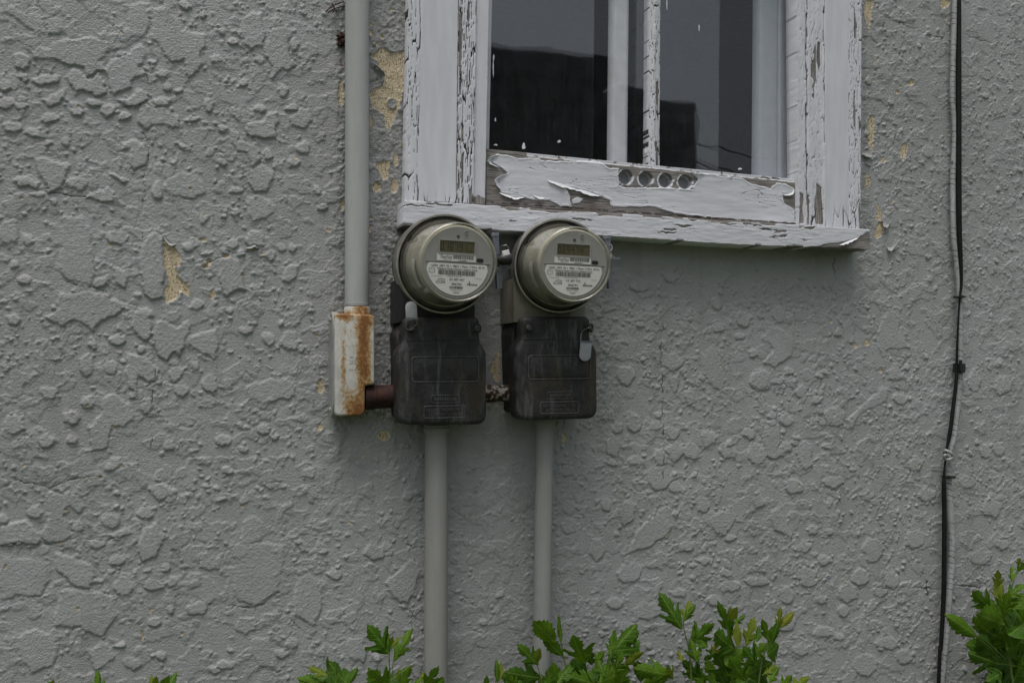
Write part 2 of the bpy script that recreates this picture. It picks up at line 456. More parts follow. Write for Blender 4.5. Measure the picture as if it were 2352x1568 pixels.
# =================================================================== THE SETTING
gm = plain('short_grass_ground', (.055, .075, .03), .9, var=.35, nscale=3, bump=.02)
g = obj('ground', [(-60, -70, 0), (70, -70, 0), (70, .3, 0), (-60, .3, 0)], [(0, 1, 2, 3)], gm); tag(g, kind='structure')
g2 = obj('far_ground', [(-60, .3, 0), (70, .3, 0), (70, 90, 0), (-60, 90, 0)], [(0, 1, 2, 3)], gm); tag(g2, kind='structure')

# ------------------------------------------------------------------ the stucco house wall
house = empty('house', (.6, 0, 0), 'grey painted stucco house wall with peeling cream patches around an old white window', 'house')

SX, OX1, OY1 = .3516, 0, 0
def tr(pts, s, ox, oy): return [(ox+x*s, oy+y*s) for x, y in pts]
def ell(cx, cy, rx, ry, n=14, a=0.0, j=.12, sd=0):
    r = random.Random(int(cx*7+cy*13)+sd); o = []
    for k in range(n):
        t = 2*math.pi*k/n; q = 1+r.uniform(-j, j); x = rx*q*math.cos(t); y = ry*q*math.sin(t)
        o.append((cx+x*math.cos(a)-y*math.sin(a), cy+x*math.sin(a)+y*math.cos(a)))
    return o
plates = []   # (polygon in photo units, height)
def c1(*p, h=.0026): plates.append((tr(p, .3516, 0, 0), h))
def c2(*p, h=.0026): plates.append((tr(p, .3516, 0, 490), h))
def c3(*p, h=.0024): plates.append((tr(p, .4167, 0, 1041), h))
def c4(*p, h=.0022): plates.append((tr(p, .3516, 1347.5, 551), h))
c1((200,380),(215,330),(260,300),(330,320),(345,270),(430,250),(600,240),(720,260),(725,330),(640,400),(700,470),(640,470),(560,500),(540,450),(460,440),(350,400))
c1((45,0),(60,40),(110,30),(150,90),(270,110),(300,200),(290,230),(200,190),(150,150),(60,90),(0,80),(0,0),h=.0016)
c1((300,120),(380,110),(410,170),(390,230),(310,220),h=.002)
c1((1000,60),(1040,30),(1120,50),(1140,110),(1200,190),(1340,220),(1345,290),(1310,350),(1315,430),(1280,490),(1230,520),(1210,470),(1200,390),(1140,410),(1080,380),(1030,290),(990,270),(985,180))
c1((840,30),(990,20),(990,120),(960,180),(930,240),(870,240),(800,280),(760,230),(840,180),h=.0018)
c1((1570,120),(1620,80),(1720,90),(1725,160),(1720,200),(1720,310),(1690,300),(1640,325),(1600,300),(1580,230),h=.003)
c1((1740,200),(1800,180),(1900,170),(1930,200),(1890,290),(1900,400),(1940,430),(1870,470),(1840,450),(1780,520),(1760,420),(1730,330),h=.0028)
c1((670,460),(700,400),(800,370),(860,310),(940,290),(960,340),(940,420),(900,440),(950,480),(860,520),(870,590),(790,600),(740,630),(710,560),(710,500))
c1((420,500),(470,450),(540,470),(590,520),(640,480),(690,530),(680,590),(620,620),(540,600),(490,590),(450,540),h=.003)
c1((1590,840),(1610,795),(1700,790),(1740,740),(1830,740),(1830,800),(1800,850),(1790,910),(1720,900),(1640,890),(1600,870),h=.0034)
c1((1500,700),(1540,690),(1560,740),(1580,790),(1560,800),(1520,750))
c1((1480,840),(1560,860),(1600,930),(1690,960),(1695,1050),(1650,1095),(1600,1000),(1560,1000),(1520,940),h=.003)
c1((1640,1110),(1700,1070),(1770,1100),(1790,1160),(1760,1210),(1740,1250),(1660,1250),(1630,1200))
c1((1610,1300),(1690,1270),(1770,1310),(1790,1370),(1740,1430),(1660,1450),(1610,1390),h=.002)
c1((900,730),(950,690),(1060,700),(1120,720),(1165,760),(1165,840),(1080,830),(1000,820),(950,850),(920,790))
c1((780,930),(860,900),(950,940),(960,1080),(880,1115),(840,1060),(850,980),(790,980),h=.003)
c1((200,1050),(280,1020),(420,1060),(470,1070),(430,1150),(380,1240),(340,1260),(310,1200),(250,1140))
c1((690,1120),(760,1130),(830,1180),(800,1200),(740,1160),h=.003)
c1((1080,1220),(1100,1150),(1200,1100),(1310,1150),(1340,1260),(1280,1300),(1200,1290),(1100,1270),h=.0018)
c1((560,1290),(700,1210),(750,1260),(740,1310),(680,1330),(600,1300))
c1((760,650),(850,640),(900,590),(960,600),(970,660),(900,700),(820,700),h=.003)
c1((270,660),(350,620),(430,570),(440,620),(400,680),(310,690),h=.003)
c1((1950,700),(2040,700),(2040,780),(1980,840),(1900,830),(1890,780),h=.002)
c1((1350,220),(1440,190),(1440,240),(1380,260),h=.0016)
for a in ((305,520,85,38),(160,495,30,22),(330,770,60,45),(500,735,48,28),(610,675,45,32),(1050,660,65,35),(1270,780,45,25),(1370,690,35,42),
          (1500,275,25,22),(1595,540,35,32),(1695,710,36,32),(500,1200,80,50),(165,1190,55,35),(240,1270,60,30),(1035,1240,40,60),(1550,1235,50,28),
          (1520,1115,20,14),(985,400,28,24),(1100,565,35,32),(1050,480,40,32),(140,400,55,60),(30,560,50,50),(140,690,50,30),(40,670,55,35),(80,830,70,35),
          (435,930,35,45),(1410,390,40,42),(1210,35,36,32),(1440,210,22,26),(1325,100,24,22),(1900,700,45,30),(1925,290,25,50),(1220,790,25,14),(1450,840,35,32),
          (640,580,48,55),(950,780,40,40),(820,750,40,28),(700,710,50,45),(1660,990,45,60),(2070,1240,28,40),(1750,1010,32,38),(1455,1055,25,25),(1180,590,28,26),
          (1195,950,28,26),(1850,590,40,45),(310,930,24,22),(220,870,60,30),(1460,1405,20,18),(1530,1395,20,18),(1920,1060,35,35),(1990,960,50,40),(2110,1350,30,30)):
    plates.append((tr(ell(*a), .3516, 0, 0), .0028))
c2((400,0),(560,20),(600,110),(600,200),(620,400),(600,480),(480,450),(410,400),(390,300),(400,150),h=.0022)
c2((910,200),(1000,100),(1060,150),(1075,370),(1070,560),(1000,555),(940,530),(915,420),h=.003)
c2((1590,180),(1640,100),(1720,130),(1730,210),(1640,230))
c2((1430,400),(1430,320),(1500,270),(1580,310),(1590,400),(1600,500),(1530,510),(1480,540),(1450,480),h=.003)
c2((730,370),(840,360),(850,400),(810,480),(760,440)); c2((620,440),(720,380),(720,430),(680,480),(630,490))
c2((380,520),(600,500),(760,560),(820,600),(780,660),(660,700),(600,770),(550,720),(480,700),(420,740),(320,700),(300,680),(400,600))
c2((850,730),(880,620),(990,700),(1000,780),(960,840),(900,810),h=.003)
c2((1000,760),(1020,700),(1080,690),(1160,740),(1230,680),(1250,780),(1210,840),(1170,940),(1140,890),(1090,970),(1030,920),h=.003)
c2((1240,800),(1320,780),(1390,760),(1430,740),(1430,850),(1400,960),(1340,930),(1220,850),h=.0026)
c2((820,1000),(830,910),(950,920),(1010,980),(1045,1010),(1010,1090),(960,1100),(900,1070),(880,1190),(840,1120),h=.003)
c2((660,1200),(740,1160),(800,1200),(860,1240),(870,1340),(800,1390),(740,1400),(700,1520),(600,1560),(590,1400),(660,1310))
c2((1840,440),(1850,360),(1920,320),(1960,330),(1950,400),(1900,460))
c2((1600,1130),(1750,1070),(1900,1080),(1950,1130),(1900,1200),(1760,1250),(1620,1210),h=.002)
for a in ((765,150,72,55),(60,120,75,80),(180,165,38,35),(170,430,50,35),(1230,215,45,35),(1520,190,40,40),(565,985,50,80),(730,1005,48,48),
          (1150,1040,45,60),(1180,1145,55,55),(1370,1110,55,60),(770,820,60,45),(1275,985,35,40),(960,1250,45,55),(460,1330,60,50),(580,1230,40,45),(310,1480,55,45),
          (90,1370,65,70),(320,1160,60,50),(600,850,32,35),(1105,1510,45,40),(470,1470,40,35),(1890,830,60,70),(1760,820,40,45),(1500,630,25,25),(1500,670,20,18),
          (1350,260,38,20),(1910,215,30,30),(1765,270,35,40),(1120,270,10,10),(940,650,60,40),(1290,590,40,40),(1460,1480,60,40),(1720,1400,50,40),(1610,760,38,30),
          (190,500,30,14),(2030,630,25,22),(90,700,40,30)):
    plates.append((tr(ell(*a), .3516, 0, 490), .0026))
c3((0,400),(80,370),(150,370),(220,450),(215,500),(100,500),(0,500),h=.0032)
c3((270,220),(340,210),(420,220),(480,290),(430,330),(390,300),(350,350),(380,420),(410,450),(350,480),(270,500),(220,450),(270,380),(260,280))
c3((0,560),(170,570),(260,600),(260,700),(220,780),(120,780),(0,800),h=.0018)
c3((280,540),(430,580),(510,620),(520,690),(490,740),(400,730),(320,650))
c3((340,740),(560,760),(640,800),(640,900),(560,1010),(440,960),(310,950),(300,900),h=.002)
c3((810,170),(890,145),(960,190),(980,215),(870,270),(830,230)); c3((760,530),(800,400),(850,370),(910,450),(900,490),(840,580),(790,590),h=.003)
c3((1080,560),(1150,510),(1220,580),(1200,640),(1100,630),h=.0016); c3((1340,360),(1400,330),(1460,370),(1440,480),(1330,500),h=.0014)
c3((1290,600),(1350,480),(1570,500),(1560,640),(1530,760),(1400,840),(1310,800),(1290,700),h=.0016)
c3((1630,700),(1700,650),(1780,700),(1770,880),(1720,950),(1620,880),h=.002)
c3((2000,560),(2030,480),(2110,510),(2120,560),(2060,590)); c3((2230,590),(2290,570),(2330,640),(2250,820),(2200,820),(2120,720))
c3((70,1010),(180,960),(300,990),(320,1060),(300,1160),(180,1200),(130,1140),h=.002); c3((490,1100),(540,1030),(620,1050),(640,1110),(580,1170),(520,1200))
c3((1380,1010),(1500,1030),(1540,1200),(1440,1170),(1370,1100),h=.0018); c3((1900,1030),(1960,1010),(2030,1080),(2000,1150),(1920,1120),h=.002)
c3((590,440),(700,400),(720,440),(640,480)); c3((600,10),(670,20),(680,60),(600,90),h=.002)
for a in ((680,720,55,60),(650,590,50,35),(940,860,24,32),(1080,850,60,40),(190,320,42,40),(620,70,40,30),(800,320,45,40),(430,400,40,36),(850,720,50,38),
          (950,700,30,26),(1850,660,45,30),(1220,250,24,20),(1550,1100,40,30),(720,1150,50,40),(890,1110,30,34),(540,490,48,38),(1700,100,40,28),(1600,1040,40,30),
          (1270,1080,20,12),(1180,1190,30,22),(1240,1160,50,30),(850,930,36,28),(610,370,50,36)):
    plates.append((tr(ell(*a), .4167, 0, 1041), .0024))
c4((1080,870),(1150,830),(1195,880),(1180,950),(1130,980),(1080,950),h=.003)
c4((750,770),(790,710),(860,700),(900,900),(890,980),(830,970),(770,900),h=.0016)
c4((1140,640),(1190,540),(1280,570),(1350,650),(1340,750),(1220,840),(1150,800),(1220,720),h=.0022)
c4((1350,1000),(1390,930),(1430,960),(1410,1030),(1370,1040)); c4((1900,600),(1960,440),(2050,480),(2040,590),(2110,700),(1950,720),(1930,780),(1900,700),h=.002)
c4((1880,1000),(1930,940),(1970,980),(1960,1060),(1830,1100),(1780,1150),(1720,1250),(1700,1180),(1800,1070),h=.002)
c4((1950,850),(2010,800),(2050,860),(2090,900),(2030,920),(1960,910)); c4((520,850),(560,880),(600,870),(590,990),(560,990),h=.002)
for a in ((545,235,55,45),(575,790,55,50),(250,880,60,65),(310,1190,45,60),(170,1340,55,75),(200,1220,40,50),(450,1215,35,35),(565,1270,35,40),(645,1225,22,22),
          (790,1280,50,45),(480,1420,45,50),(575,1370,60,50),(680,1370,50,60),(1505,1035,32,28),(1625,1130,50,55),(1020,510,50,50),(1295,1175,45,38),(665,1020,32,42),
          (1320,860,35,30),(1240,920,40,26),(1065,1270,40,38),(1295,1345,35,40),(1430,1440,45,60),(1200,1240,50,60),(1100,1390,50,60),(340,300,60,40),(850,410,35,45),
          (1085,735,28,35),(1580,1350,30,24),(1640,600,20,30),(1230,1380,60,50),(1000,630,32,28),(860,570,40,40),(320,1440,55,35),(1210,1140,35,35)):
    plates.append((tr(ell(*a), .3516, 1347.5, 551), .0024))

for a in ((1145,175,50,55),(740,90,45,45),(1400,262,25,20),(560,360,35,40),(655,385,30,25),(740,420,28,28),(815,255,25,35),(570,550,38,28),(680,530,32,35),(750,500,40,45),(810,500,30,40),
          (900,440,35,40),(1085,420,28,28),(1190,430,40,90),(1255,480,25,28),(1340,500,40,50),(1480,340,45,50),(1450,480,25,20),(990,500,40,35),(1120,510,45,55),(670,620,55,65),(750,670,32,32),
          (870,740,28,50),(310,715,22,25),(430,740,22,32),(260,760,35,35),(260,840,35,40),(390,950,35,50),(530,780,35,60),(1345,940,28,28),(1360,1080,50,50),(1260,1160,30,45),(1120,1100,60,25),
          (1000,1120,50,30),(980,1060,30,20),(540,1060,60,50),(620,1230,60,45),(470,1200,35,28),(540,1310,50,35),(1600,1080,40,40),(1540,1150,45,50),(1740,1090,35,45),(1690,1140,30,35),(1520,1230,30,30),
          (1420,1180,28,28),(1320,1410,40,30),(1430,1330,50,30),(1620,1480,55,60),(1500,1350,28,20),(1720,1380,50,35),(1800,1440,40,40),(1130,1400,35,25),(2120,180,30,50),(2250,200,40,50),(2150,990,50,45),
          (2250,930,30,25),(2230,490,30,30),(2170,500,28,40),(1780,260,30,25),(1560,590,20,14),(1000,900,25,20),(880,1000,30,20),(800,940,35,30),(760,1150,35,22),(1480,640,50,30),(1290,660,45,35),
          (1380,860,25,25),(1130,730,30,35),(1900,700,40,35),(1850,560,30,40),(2090,640,40,35),(2200,760,45,50),(1430,1000,30,30),(1850,900,45,50),(1660,950,50,60),(1250,1290,60,40),(930,1190,40,30)):
    plates.append((tr(ell(*a), .5, 1176, 784), .0022))
for p_ in (((980,770),(1020,740),(1030,800),(980,890),(930,880),(900,800)), ((1180,780),(1220,760),(1270,830),(1280,900),(1200,860)), ((630,810),(700,750),(740,850),(690,900),(600,960),(540,980),(560,880))):
    plates.append((tr(p_, .5, 1176, 784), .0022))
peels = []
def pl(s, ox, oy, *p): peels.append(tr(p, s, ox, oy))
pl(.3516,0,490,(1070,155),(1130,210),(1185,290),(1180,340),(1150,350),(1155,400),(1190,440),(1240,480),(1235,545),(1185,510),(1150,560),(1085,590),(1070,490),(1100,470),(1090,380),(1070,350))
for a in ((1325,172,27,14),(1475,280,28,12),(1365,320,22,22),(1340,350,26,12),(1387,530,16,38),(2095,1130,24,46),(2088,1395,20,26),(2145,108,26,9),(1230,455,12,12),(2080,795,8,16),(1655,228,24,22),(1185,375,9,7),(720,208,16,8)):
    peels.append(tr(ell(*a), .3516, 0, 490))
pl(.3516,833,0,(45,370),(130,310),(190,350),(270,335),(275,520),(255,640),(230,720),(180,850),(150,830),(140,750),(60,700),(42,620),(80,580),(135,560),(130,460),(90,450),(100,400))
pl(.3516,833,0,(70,1070),(175,1050),(170,1170),(130,1180),(100,1100))
for a in ((215,1045,16,45),(90,1225,28,35),(205,1215,25,50),(55,800,12,40),(125,245,12,15),(55,220,14,22),(55,160,10,14),(190,68,12,8),(272,940,9,18),(50,1425,14,10),(48,1500,12,28),(95,290,10,14),(275,725,9,16)):
    peels.append(tr(ell(*a), .3516, 833, 0))
pl(.2734,1911,183.75,(325,290),(355,310),(350,500),(330,650),(318,570),(297,520),(308,450),(300,350))
pl(.2734,1911,183.75,(310,780),(325,860),(295,930),(280,830)); pl(.2734,1911,183.75,(600,530),(640,530),(625,620),(590,690),(565,600))
pl(.2734,1911,183.75,(375,1010),(410,1090),(415,1180),(355,1170),(385,1100)); pl(.2734,1911,183.75,(385,1200),(435,1190),(435,1270),(380,1340),(355,1310),(365,1240))
for a in ((545,105,14,15),(430,675,16,28),(495,1030,17,9),(345,5,16,10),(650,30,22,22)): peels.append(tr(ell(*a), .2734, 1911, 183.75))
pl(.5078,1960,0,(55,0),(92,5),(78,80),(70,150),(62,110),(45,60))
for a in ((412,15,20,24),(260,375,12,14),(440,125,6,6),(428,100,4,8),(62,1555,12,10),(285,130,8,4)): peels.append(tr(ell(*a), .5078, 1960, 0))
pl(.336,894,478,(700,1050),(755,960),(760,1150),(745,1200),(710,1160),(685,1100))
for a in ((1755,690,14,16),(1833,670,16,22),(1918,850,10,20),(1595,530,8,14)): peels.append(tr(ell(*a), .3516, 1347.5, 551))
for a in ((328,493,18,8),(555,130,13,9),(787,1000,9,26),(828,868,7,22),(2000,18,12,9),(1925,383,20,6),(1335,290,9,7),(895,632,9,5)): peels.append(tr(ell(*a), .4167, 0, 1041))
peels.append(ell(880,1000,16,12)); peels.append(ell(1296,1008,5,14)); peels.append(ell(736,885,8,16)); peels.append(ell(783,215,6,30)); peels.append(ell(786,470,4,14))
islands = [tr(ell(190,680,32,36), .3516, 833, 0)]
cracks = [tr([(960,490),(975,620),(990,640),(900,700),(790,700)], .3516,0,0), tr([(940,860),(975,960),(960,1080),(930,1180),(955,1260),(930,1340),(915,1440),(930,1560)], .3516,0,0),
          tr([(400,430),(480,460),(520,485),(590,480),(680,500),(760,560),(880,600)], .3516,0,490), tr([(1010,760),(1015,900),(1010,1080),(990,1250),(990,1440),(985,1560)], .3516,0,490),
          tr([(1260,430),(1330,360),(1420,290),(1540,262),(1700,240)], .3516,0,490), tr([(0,130),(120,150),(270,188),(400,140),(540,128)], .4167,0,1041),
          tr([(0,505),(110,492),(270,502),(400,470),(600,475),(700,450)], .4167,0,1041), tr([(1150,830),(1370,845),(1450,832),(1540,760)], .4167,0,1041),
          tr([(1610,920),(1680,990),(1760,1015)], .4167,0,1041), tr([(2220,480),(2280,520),(2340,520)], .4167,0,1041), tr([(2110,720),(2180,800),(2220,830),(2350,960)], .4167,0,1041),
          [(2066,52),(2100,68),(2165,90)], [(2215,80),(2240,90),(2278,100)], [(2030,55),(2032,85)],
          tr([(1380,220),(1700,215),(1860,222)], .401,1409,1262), tr([(1790,180),(1800,260),(1820,300)], .401,1409,1262), tr([(1930,200),(2100,215)], .401,1409,1262),
          tr([(500,560),(480,700),(495,900),(500,1150),(505,1400),(495,1560)], .3516,1347.5,551), tr([(1615,100),(1610,280),(1600,330)], .3516,1347.5,551),
          tr([(95,0),(100,60),(190,125)], .3516, 833, 0), tr([(40,1460),(120,1445),(230,1440)], .3516, 833, 0), [(0,449),(40,442),(110,440),(210,455)]]

# grid over the part of the wall the photograph shows, a little beyond the frame
STEP = .00185
xa, za = Pn([-60, -60, 2420, 2420], [-60, 1640, -60, 1640])
gx0, gx1 = xa.min()-.03, xa.max()+.03
gz0, gz1 = min(za)-.02, max(za[2], za[0])
NXW = int((gx1-gx0)/STEP*.93); NZW = int((gz1-gz0)/STEP*.93)
gx1d = np.linspace(gx0, gx1, NXW); gz1d = np.linspace(gz0, gz1, NZW)
X, Z = np.meshgrid(gx1d, gz1d)
PX, PY = proj(X, np.zeros_like(X), Z)
wx = X + .0030*fbm(X*110, Z*110, 3, 4) + .0045*perlin(X*34, Z*34, 5)
wz = Z + .0030*fbm(X*110, Z*110, 4, 4) + .0045*perlin(X*34, Z*34, 6)
WPX, WPY = proj(wx, np.zeros_like(X), wz)
H = .0030*fbm(X*4, Z*4, 11, 3)
mask_x0, mask_x1 = gx1d[0], gx1d[-1]
def window(xmin, xmax, zmin, zmax):
    i0 = max(0, int((xmin-gx0)/(gx1-gx0)*(NXW-1))); i1 = min(NXW, int((xmax-gx0)/(gx1-gx0)*(NXW-1))+2)
    j0 = max(0, int((zmin-gz0)/(gz1-gz0)*(NZW-1))); j1 = min(NZW, int((zmax-gz0)/(gz1-gz0)*(NZW-1))+2)
    return (slice(j0, j1), slice(i0, i1)) if i1 > i0 and j1 > j0 else None
def pwin(poly, pad=8):
    p = np.array(poly); a, b = Pn([p[:, 0].min()-pad, p[:, 0].max()+pad]*2, [p[:, 1].min()-pad]*2+[p[:, 1].max()+pad]*2)
    return window(a.min(), a.max(), b.min(), b.max())
L = np.zeros_like(H)            # plaster laid on the base coat
rough = fbm(X*150, Z*150, 21, 3)
grain = fbm(X*330, Z*330, 22, 2)
for poly, h in plates:
    sl = pwin(poly)
    if not sl: continue
    d = sdf(poly, WPX[sl], WPY[sl]) + 1.6*rough[sl]*2
    # steep ragged lower edge, softer feathered upper edge
    ys = [p[1] for p in poly]; t_ = (WPY[sl]-(min(ys)+max(ys))/2)/((max(ys)-min(ys))/2+1)
    wdt = 6.5-4.9*sstep(-.7, .15, t_)
    h = h*1.35
    v = h*1.05*sstep(-1.0, wdt, d)*(.74+.26*np.clip(t_+.5, 0, 1)) + h*.22*np.clip(rough[sl], -1, 1)*(d > 0)
    L[sl] = np.maximum(L[sl], v)
# smaller dabs and crumbs, thicker in some places than others
dens = fbm(X*5.5, Z*5.5, 31, 3)
def stamp(n, rmin, rmax, pw, hmul, thr, seed, squash=.82):
    r_ = np.random.default_rng(seed); k = 0
    while k < n:
        x = r_.uniform(gx0, gx1); z = r_.uniform(gz0, gz1)
        i = int((x-gx0)/(gx1-gx0)*(NXW-1)); j = int((z-gz0)/(gz1-gz0)*(NZW-1))
        if dens[j, i] < thr+r_.normal()*.12: k += .25; continue
        k += 1
        r = rmin*(rmax/rmin)**(r_.random()**pw); a = r_.uniform(0, 3.1); e = r_.uniform(squash, 1.12)
        sl = window(x-r*1.9, x+r*1.9, z-r*1.9, z+r*1.9)
        if not sl: continue
        dx = wx[sl]-x; dz = wz[sl]-z; c, s = math.cos(a), math.sin(a)
        u = (dx*c+dz*s)/e; v = (-dx*s+dz*c)*e
        d = (r-np.sqrt(u*u+v*v)) + (.0012+.16*r)*rough[sl]
        hh = hmul*r_.uniform(.75, 1.45)
        if r < .005: val = hh*np.sqrt(np.clip(d/r, 0, 1))
        else:
            t_ = -(wz[sl]-z)/r
            val = hh*sstep(-.0006, .0014+.0034*sstep(.1, -.7, t_), d)*(.8+.2*np.clip(t_+.4, 0, 1))+hh*.2*rough[sl]*(d > 0)
        L[sl] = np.maximum(L[sl], val)
stamp(90, .007, .019, 1.6, .0022, -.10, 101)
stamp(1250, .0032, .009, 1.3, .0030, -.02, 102)
stamp(7500, .0020, .0050, 1.2, .0030, .05, 103)
stamp(1800, .0018, .0044, 1.3, .0026, -.12, 104)
# large thin trowel plateaus
pn = fbm((wx+3)*7.5, wz*9, 41, 4)
def lumps(sx, sz, seed, lo, hi, o=3):
    # ragged dabs: lit shoulder above, abrupt edge below
    a_ = fbm(wx*sx+seed, wz*sz, seed, o); b_ = fbm(wx*sx+seed, (wz+.0022)*sz, seed, o)
    return np.clip(sstep(lo, hi, a_)*(1-.35*sstep(lo, hi, b_)), 0, 1)
amt = .12+.88*sstep(-.05, .28, fbm(X*5.3+7, Z*5.3, 43, 3))
bare = 1-.88*sstep(0, .0012, L)
L = L + bare*amt*(.0010*lumps(46, 48, 203, .06, .18) + .0004*lumps(95, 95, 207, .10, .25, 2)) + bare*(.0017*lumps(15, 17, 201, .09, .13, 4)+.0017*lumps(27, 29, 211, .12, .17, 4))
H = H + .95*L
smooth_zone = sstep(-.05, .2, fbm(X*3.1, Z*3.1, 51, 2))
flat = sstep(.0008, .0, L)
H += .0012*np.abs(rough)*(.4+.6*(1-smooth_zone)) + .00055*grain*(.6+.6*(1-smooth_zone)) + .0004*np.abs(perlin(X*520, Z*520, 23))
brush = .25+.75*sstep(0, .12, fbm(X*2.2+4, Z*2.2, 55, 2))
# rough strip of crumbly plaster where the conduit runs and around the meters
near = np.exp(-((PX-785)/16)**2)*(PY < 1000)+.8*np.exp(-((PX-890)/34)**2)*(PY < 960)+.7*np.exp(-((PX-1385)/24)**2)*((PY > 600) & (PY < 1000))
H += near*.0038*np.abs(fbm(X*75, Z*60, 61, 4))*1.6
dirt = np.clip(near*.55+.8*np.exp(-((PX-925)/7)**2)*(PY < 540)+.5*np.exp(-((PX-1984)/5)**2)*(PY < 560), 0, 1)  # the two casing-edge terms paint the dark gaps there into the colour
# peeled paint and cracks
peel = np.zeros_like(H)
for poly in peels:
    sl = pwin(poly)
    if not sl: continue
    d = sdf(poly, PX[sl]+1.6*rough[sl]*2, PY[sl]+2*rough[sl])
    peel[sl] = np.maximum(peel[sl], sstep(-1.3, 1.3, d))
for poly in islands:
    sl = pwin(poly); peel[sl] *= 1-sstep(-1.2, 1.2, sdf(poly, PX[sl], PY[sl]+2*rough[sl]))
# tiny chips
f1, f2, cid = worley(X*38, Z*38, 71)
chip = (cid > .955) & (f1 < .085*(1+3*rough)); peel = np.maximum(peel, chip*1.0*(H > np.median(H)))
blur = peel.copy()
for _ in range(2):
    blur[1:-1, 1:-1] = (blur[1:-1, 1:-1]+blur[:-2, 1:-1]+blur[2:, 1:-1]+blur[1:-1, :-2]+blur[1:-1, 2:])/5
lip = np.clip(blur-peel, 0, 1)*2.2
H = H*(1-.75*blur)+.0002*blur - .0008*peel + .0016*lip*(peel < .4)
crack = np.zeros_like(H)
for c in cracks:
    sl = pwin(c, 6)
    if not sl: continue
    d = segd(PX[sl]+7*fbm(X[sl]*60, Z[sl]*60, 77, 3), PY[sl]+7*fbm(X[sl]*60+9, Z[sl]*60, 78, 3), c)
    k = sstep(1.9, .6, d)*(.55+.45*sstep(-.2, .2, perlin(X[sl]*30, Z[sl]*30, 79)))
    crack[sl] = np.maximum(crack[sl], k)
H -= .0014*crack
# rusty crumbling hole and dried root remains beside the conduit
rust = np.exp(-(((PX-782)/9)**2+((PY-92)/20)**2))+.7*np.exp(-(((PX-784)/7)**2+((PY-150)/14)**2))+.8*np.exp(-(((PX-866)/3)**2+((PY-184)/3.5)**2))
H -= .006*np.clip(rust, 0, 1)*(.5+rough)
# fade relief to the flat plane at the edge of the grid
fade = np.minimum(np.minimum((X-gx0), (gx1-X)), np.minimum((Z-gz0), (gz1-Z)))
H = H*sstep(0, .03, fade)
co = np.stack([X, -H, Z], -1).reshape(-1, 3)
idx = np.arange(NXW*NZW).reshape(NZW, NXW)
q = np.stack([idx[:-1, :-1], idx[:-1, 1:], idx[1:, 1:], idx[1:, :-1]], -1).reshape(-1, 4)
# opening behind the window
hole = (PX > 960) & (PX < 1962) & (PY < 482+(PX-940)*.06)
hq = (hole[:-1, :-1] & hole[:-1, 1:] & hole[1:, 1:] & hole[1:, :-1]).reshape(-1)
q = q[~hq]
attrs = {'peel': peel, 'crack': crack, 'dirt': dirt, 'brush': brush, 'rust': np.clip(rust, 0, 1)}
# the plain rest of the wall round the detailed part
wx_l = P(958, 0, 0).x; wx_r = P(1964, 0, 0).x; wtop = 2.75
Rr = [(-4.5, gx0, 0, 5.2), (gx1, 7.5, 0, 5.2), (gx0, gx1, 0, gz0), (gx0, wx_l+.0, gz1, wtop), (wx_r, gx1, gz1, wtop), (gx0, gx1, wtop, 5.2)]
ex = []; eq = []
for (a, b, c, d) in Rr:
    k = len(co)+len(ex); ex += [(a, 0, c), (b, 0, c), (b, 0, d), (a, 0, d)]; eq.append((k, k+1, k+2, k+3))
co = np.vstack([co, np.array(ex)]); q = np.vstack([q, np.array(eq)])
for k in attrs: attrs[k] = np.concatenate([attrs[k].ravel(), np.full(len(ex), .5 if k == 'brush' else 0)])
wall = link('wall', np_mesh('wall', co, q, attrs), M_STUCCO, house)

# ------------------------------------------------------------------ the window
win = empty('window', P(1450, 500, 0), None, None); win.parent = house; bpy.context.view_layer.update(); win.matrix_parent_inverse = house.matrix_world.inverted()

def relief(name, quad, d, thick, step, fn, mat, parent):
    """a board whose face is the photographed quad (TL, TR, BR, BL), d in front of the wall; fn gives relief and wear"""
    (x0, y0), (x1, y1), (x2, y2), (x3, y3) = quad
    nu = max(2, int(max(x1-x0, x2-x3)/step)+1); nv = max(2, int(max(y3-y0, y2-y1)/step)+1)
    U, V = np.meshgrid(np.linspace(0, 1, nu), np.linspace(0, 1, nv))
    px = (x0*(1-U)+x1*U)*(1-V)+(x3*(1-U)+x2*U)*V; py = (y0*(1-U)+y1*U)*(1-V)+(y3*(1-U)+y2*U)*V
    wxx, wzz = Pn(px, py, d)
    h, at = fn(px, py, wxx, wzz)
    jx = at.pop('_jx', 0); jz = at.pop('_jz', 0)
    co = np.stack([wxx+jx, -d-h, wzz+jz], -1).reshape(-1, 3)
    idx = np.arange(nu*nv).reshape(nv, nu)
    q = np.stack([idx[1:, :-1], idx[1:, 1:], idx[:-1, 1:], idx[:-1, :-1]], -1).reshape(-1, 4)
    ring = np.concatenate([idx[0, :], idx[1:, -1], idx[-1, -2::-1], idx[-2:0:-1, 0]])
    nb = len(ring); back = co[ring].copy(); back[:, 1] = -(d-thick)
    b0 = len(co); co = np.vstack([co, back])
    r2 = np.roll(ring, -1); bi = b0+np.arange(nb); bi2 = np.roll(bi, -1)
    q = np.vstack([q, np.stack([ring, r2, bi2, bi], -1)])
    at = {k: np.concatenate([v.ravel(), v.ravel()[ring]]) for k, v in at.items()}
    for k in ('wood', 'gap'):
        if k not in at: at[k] = np.zeros(len(co))
    return link(name, np_mesh(name, co, q, at), mat, parent)

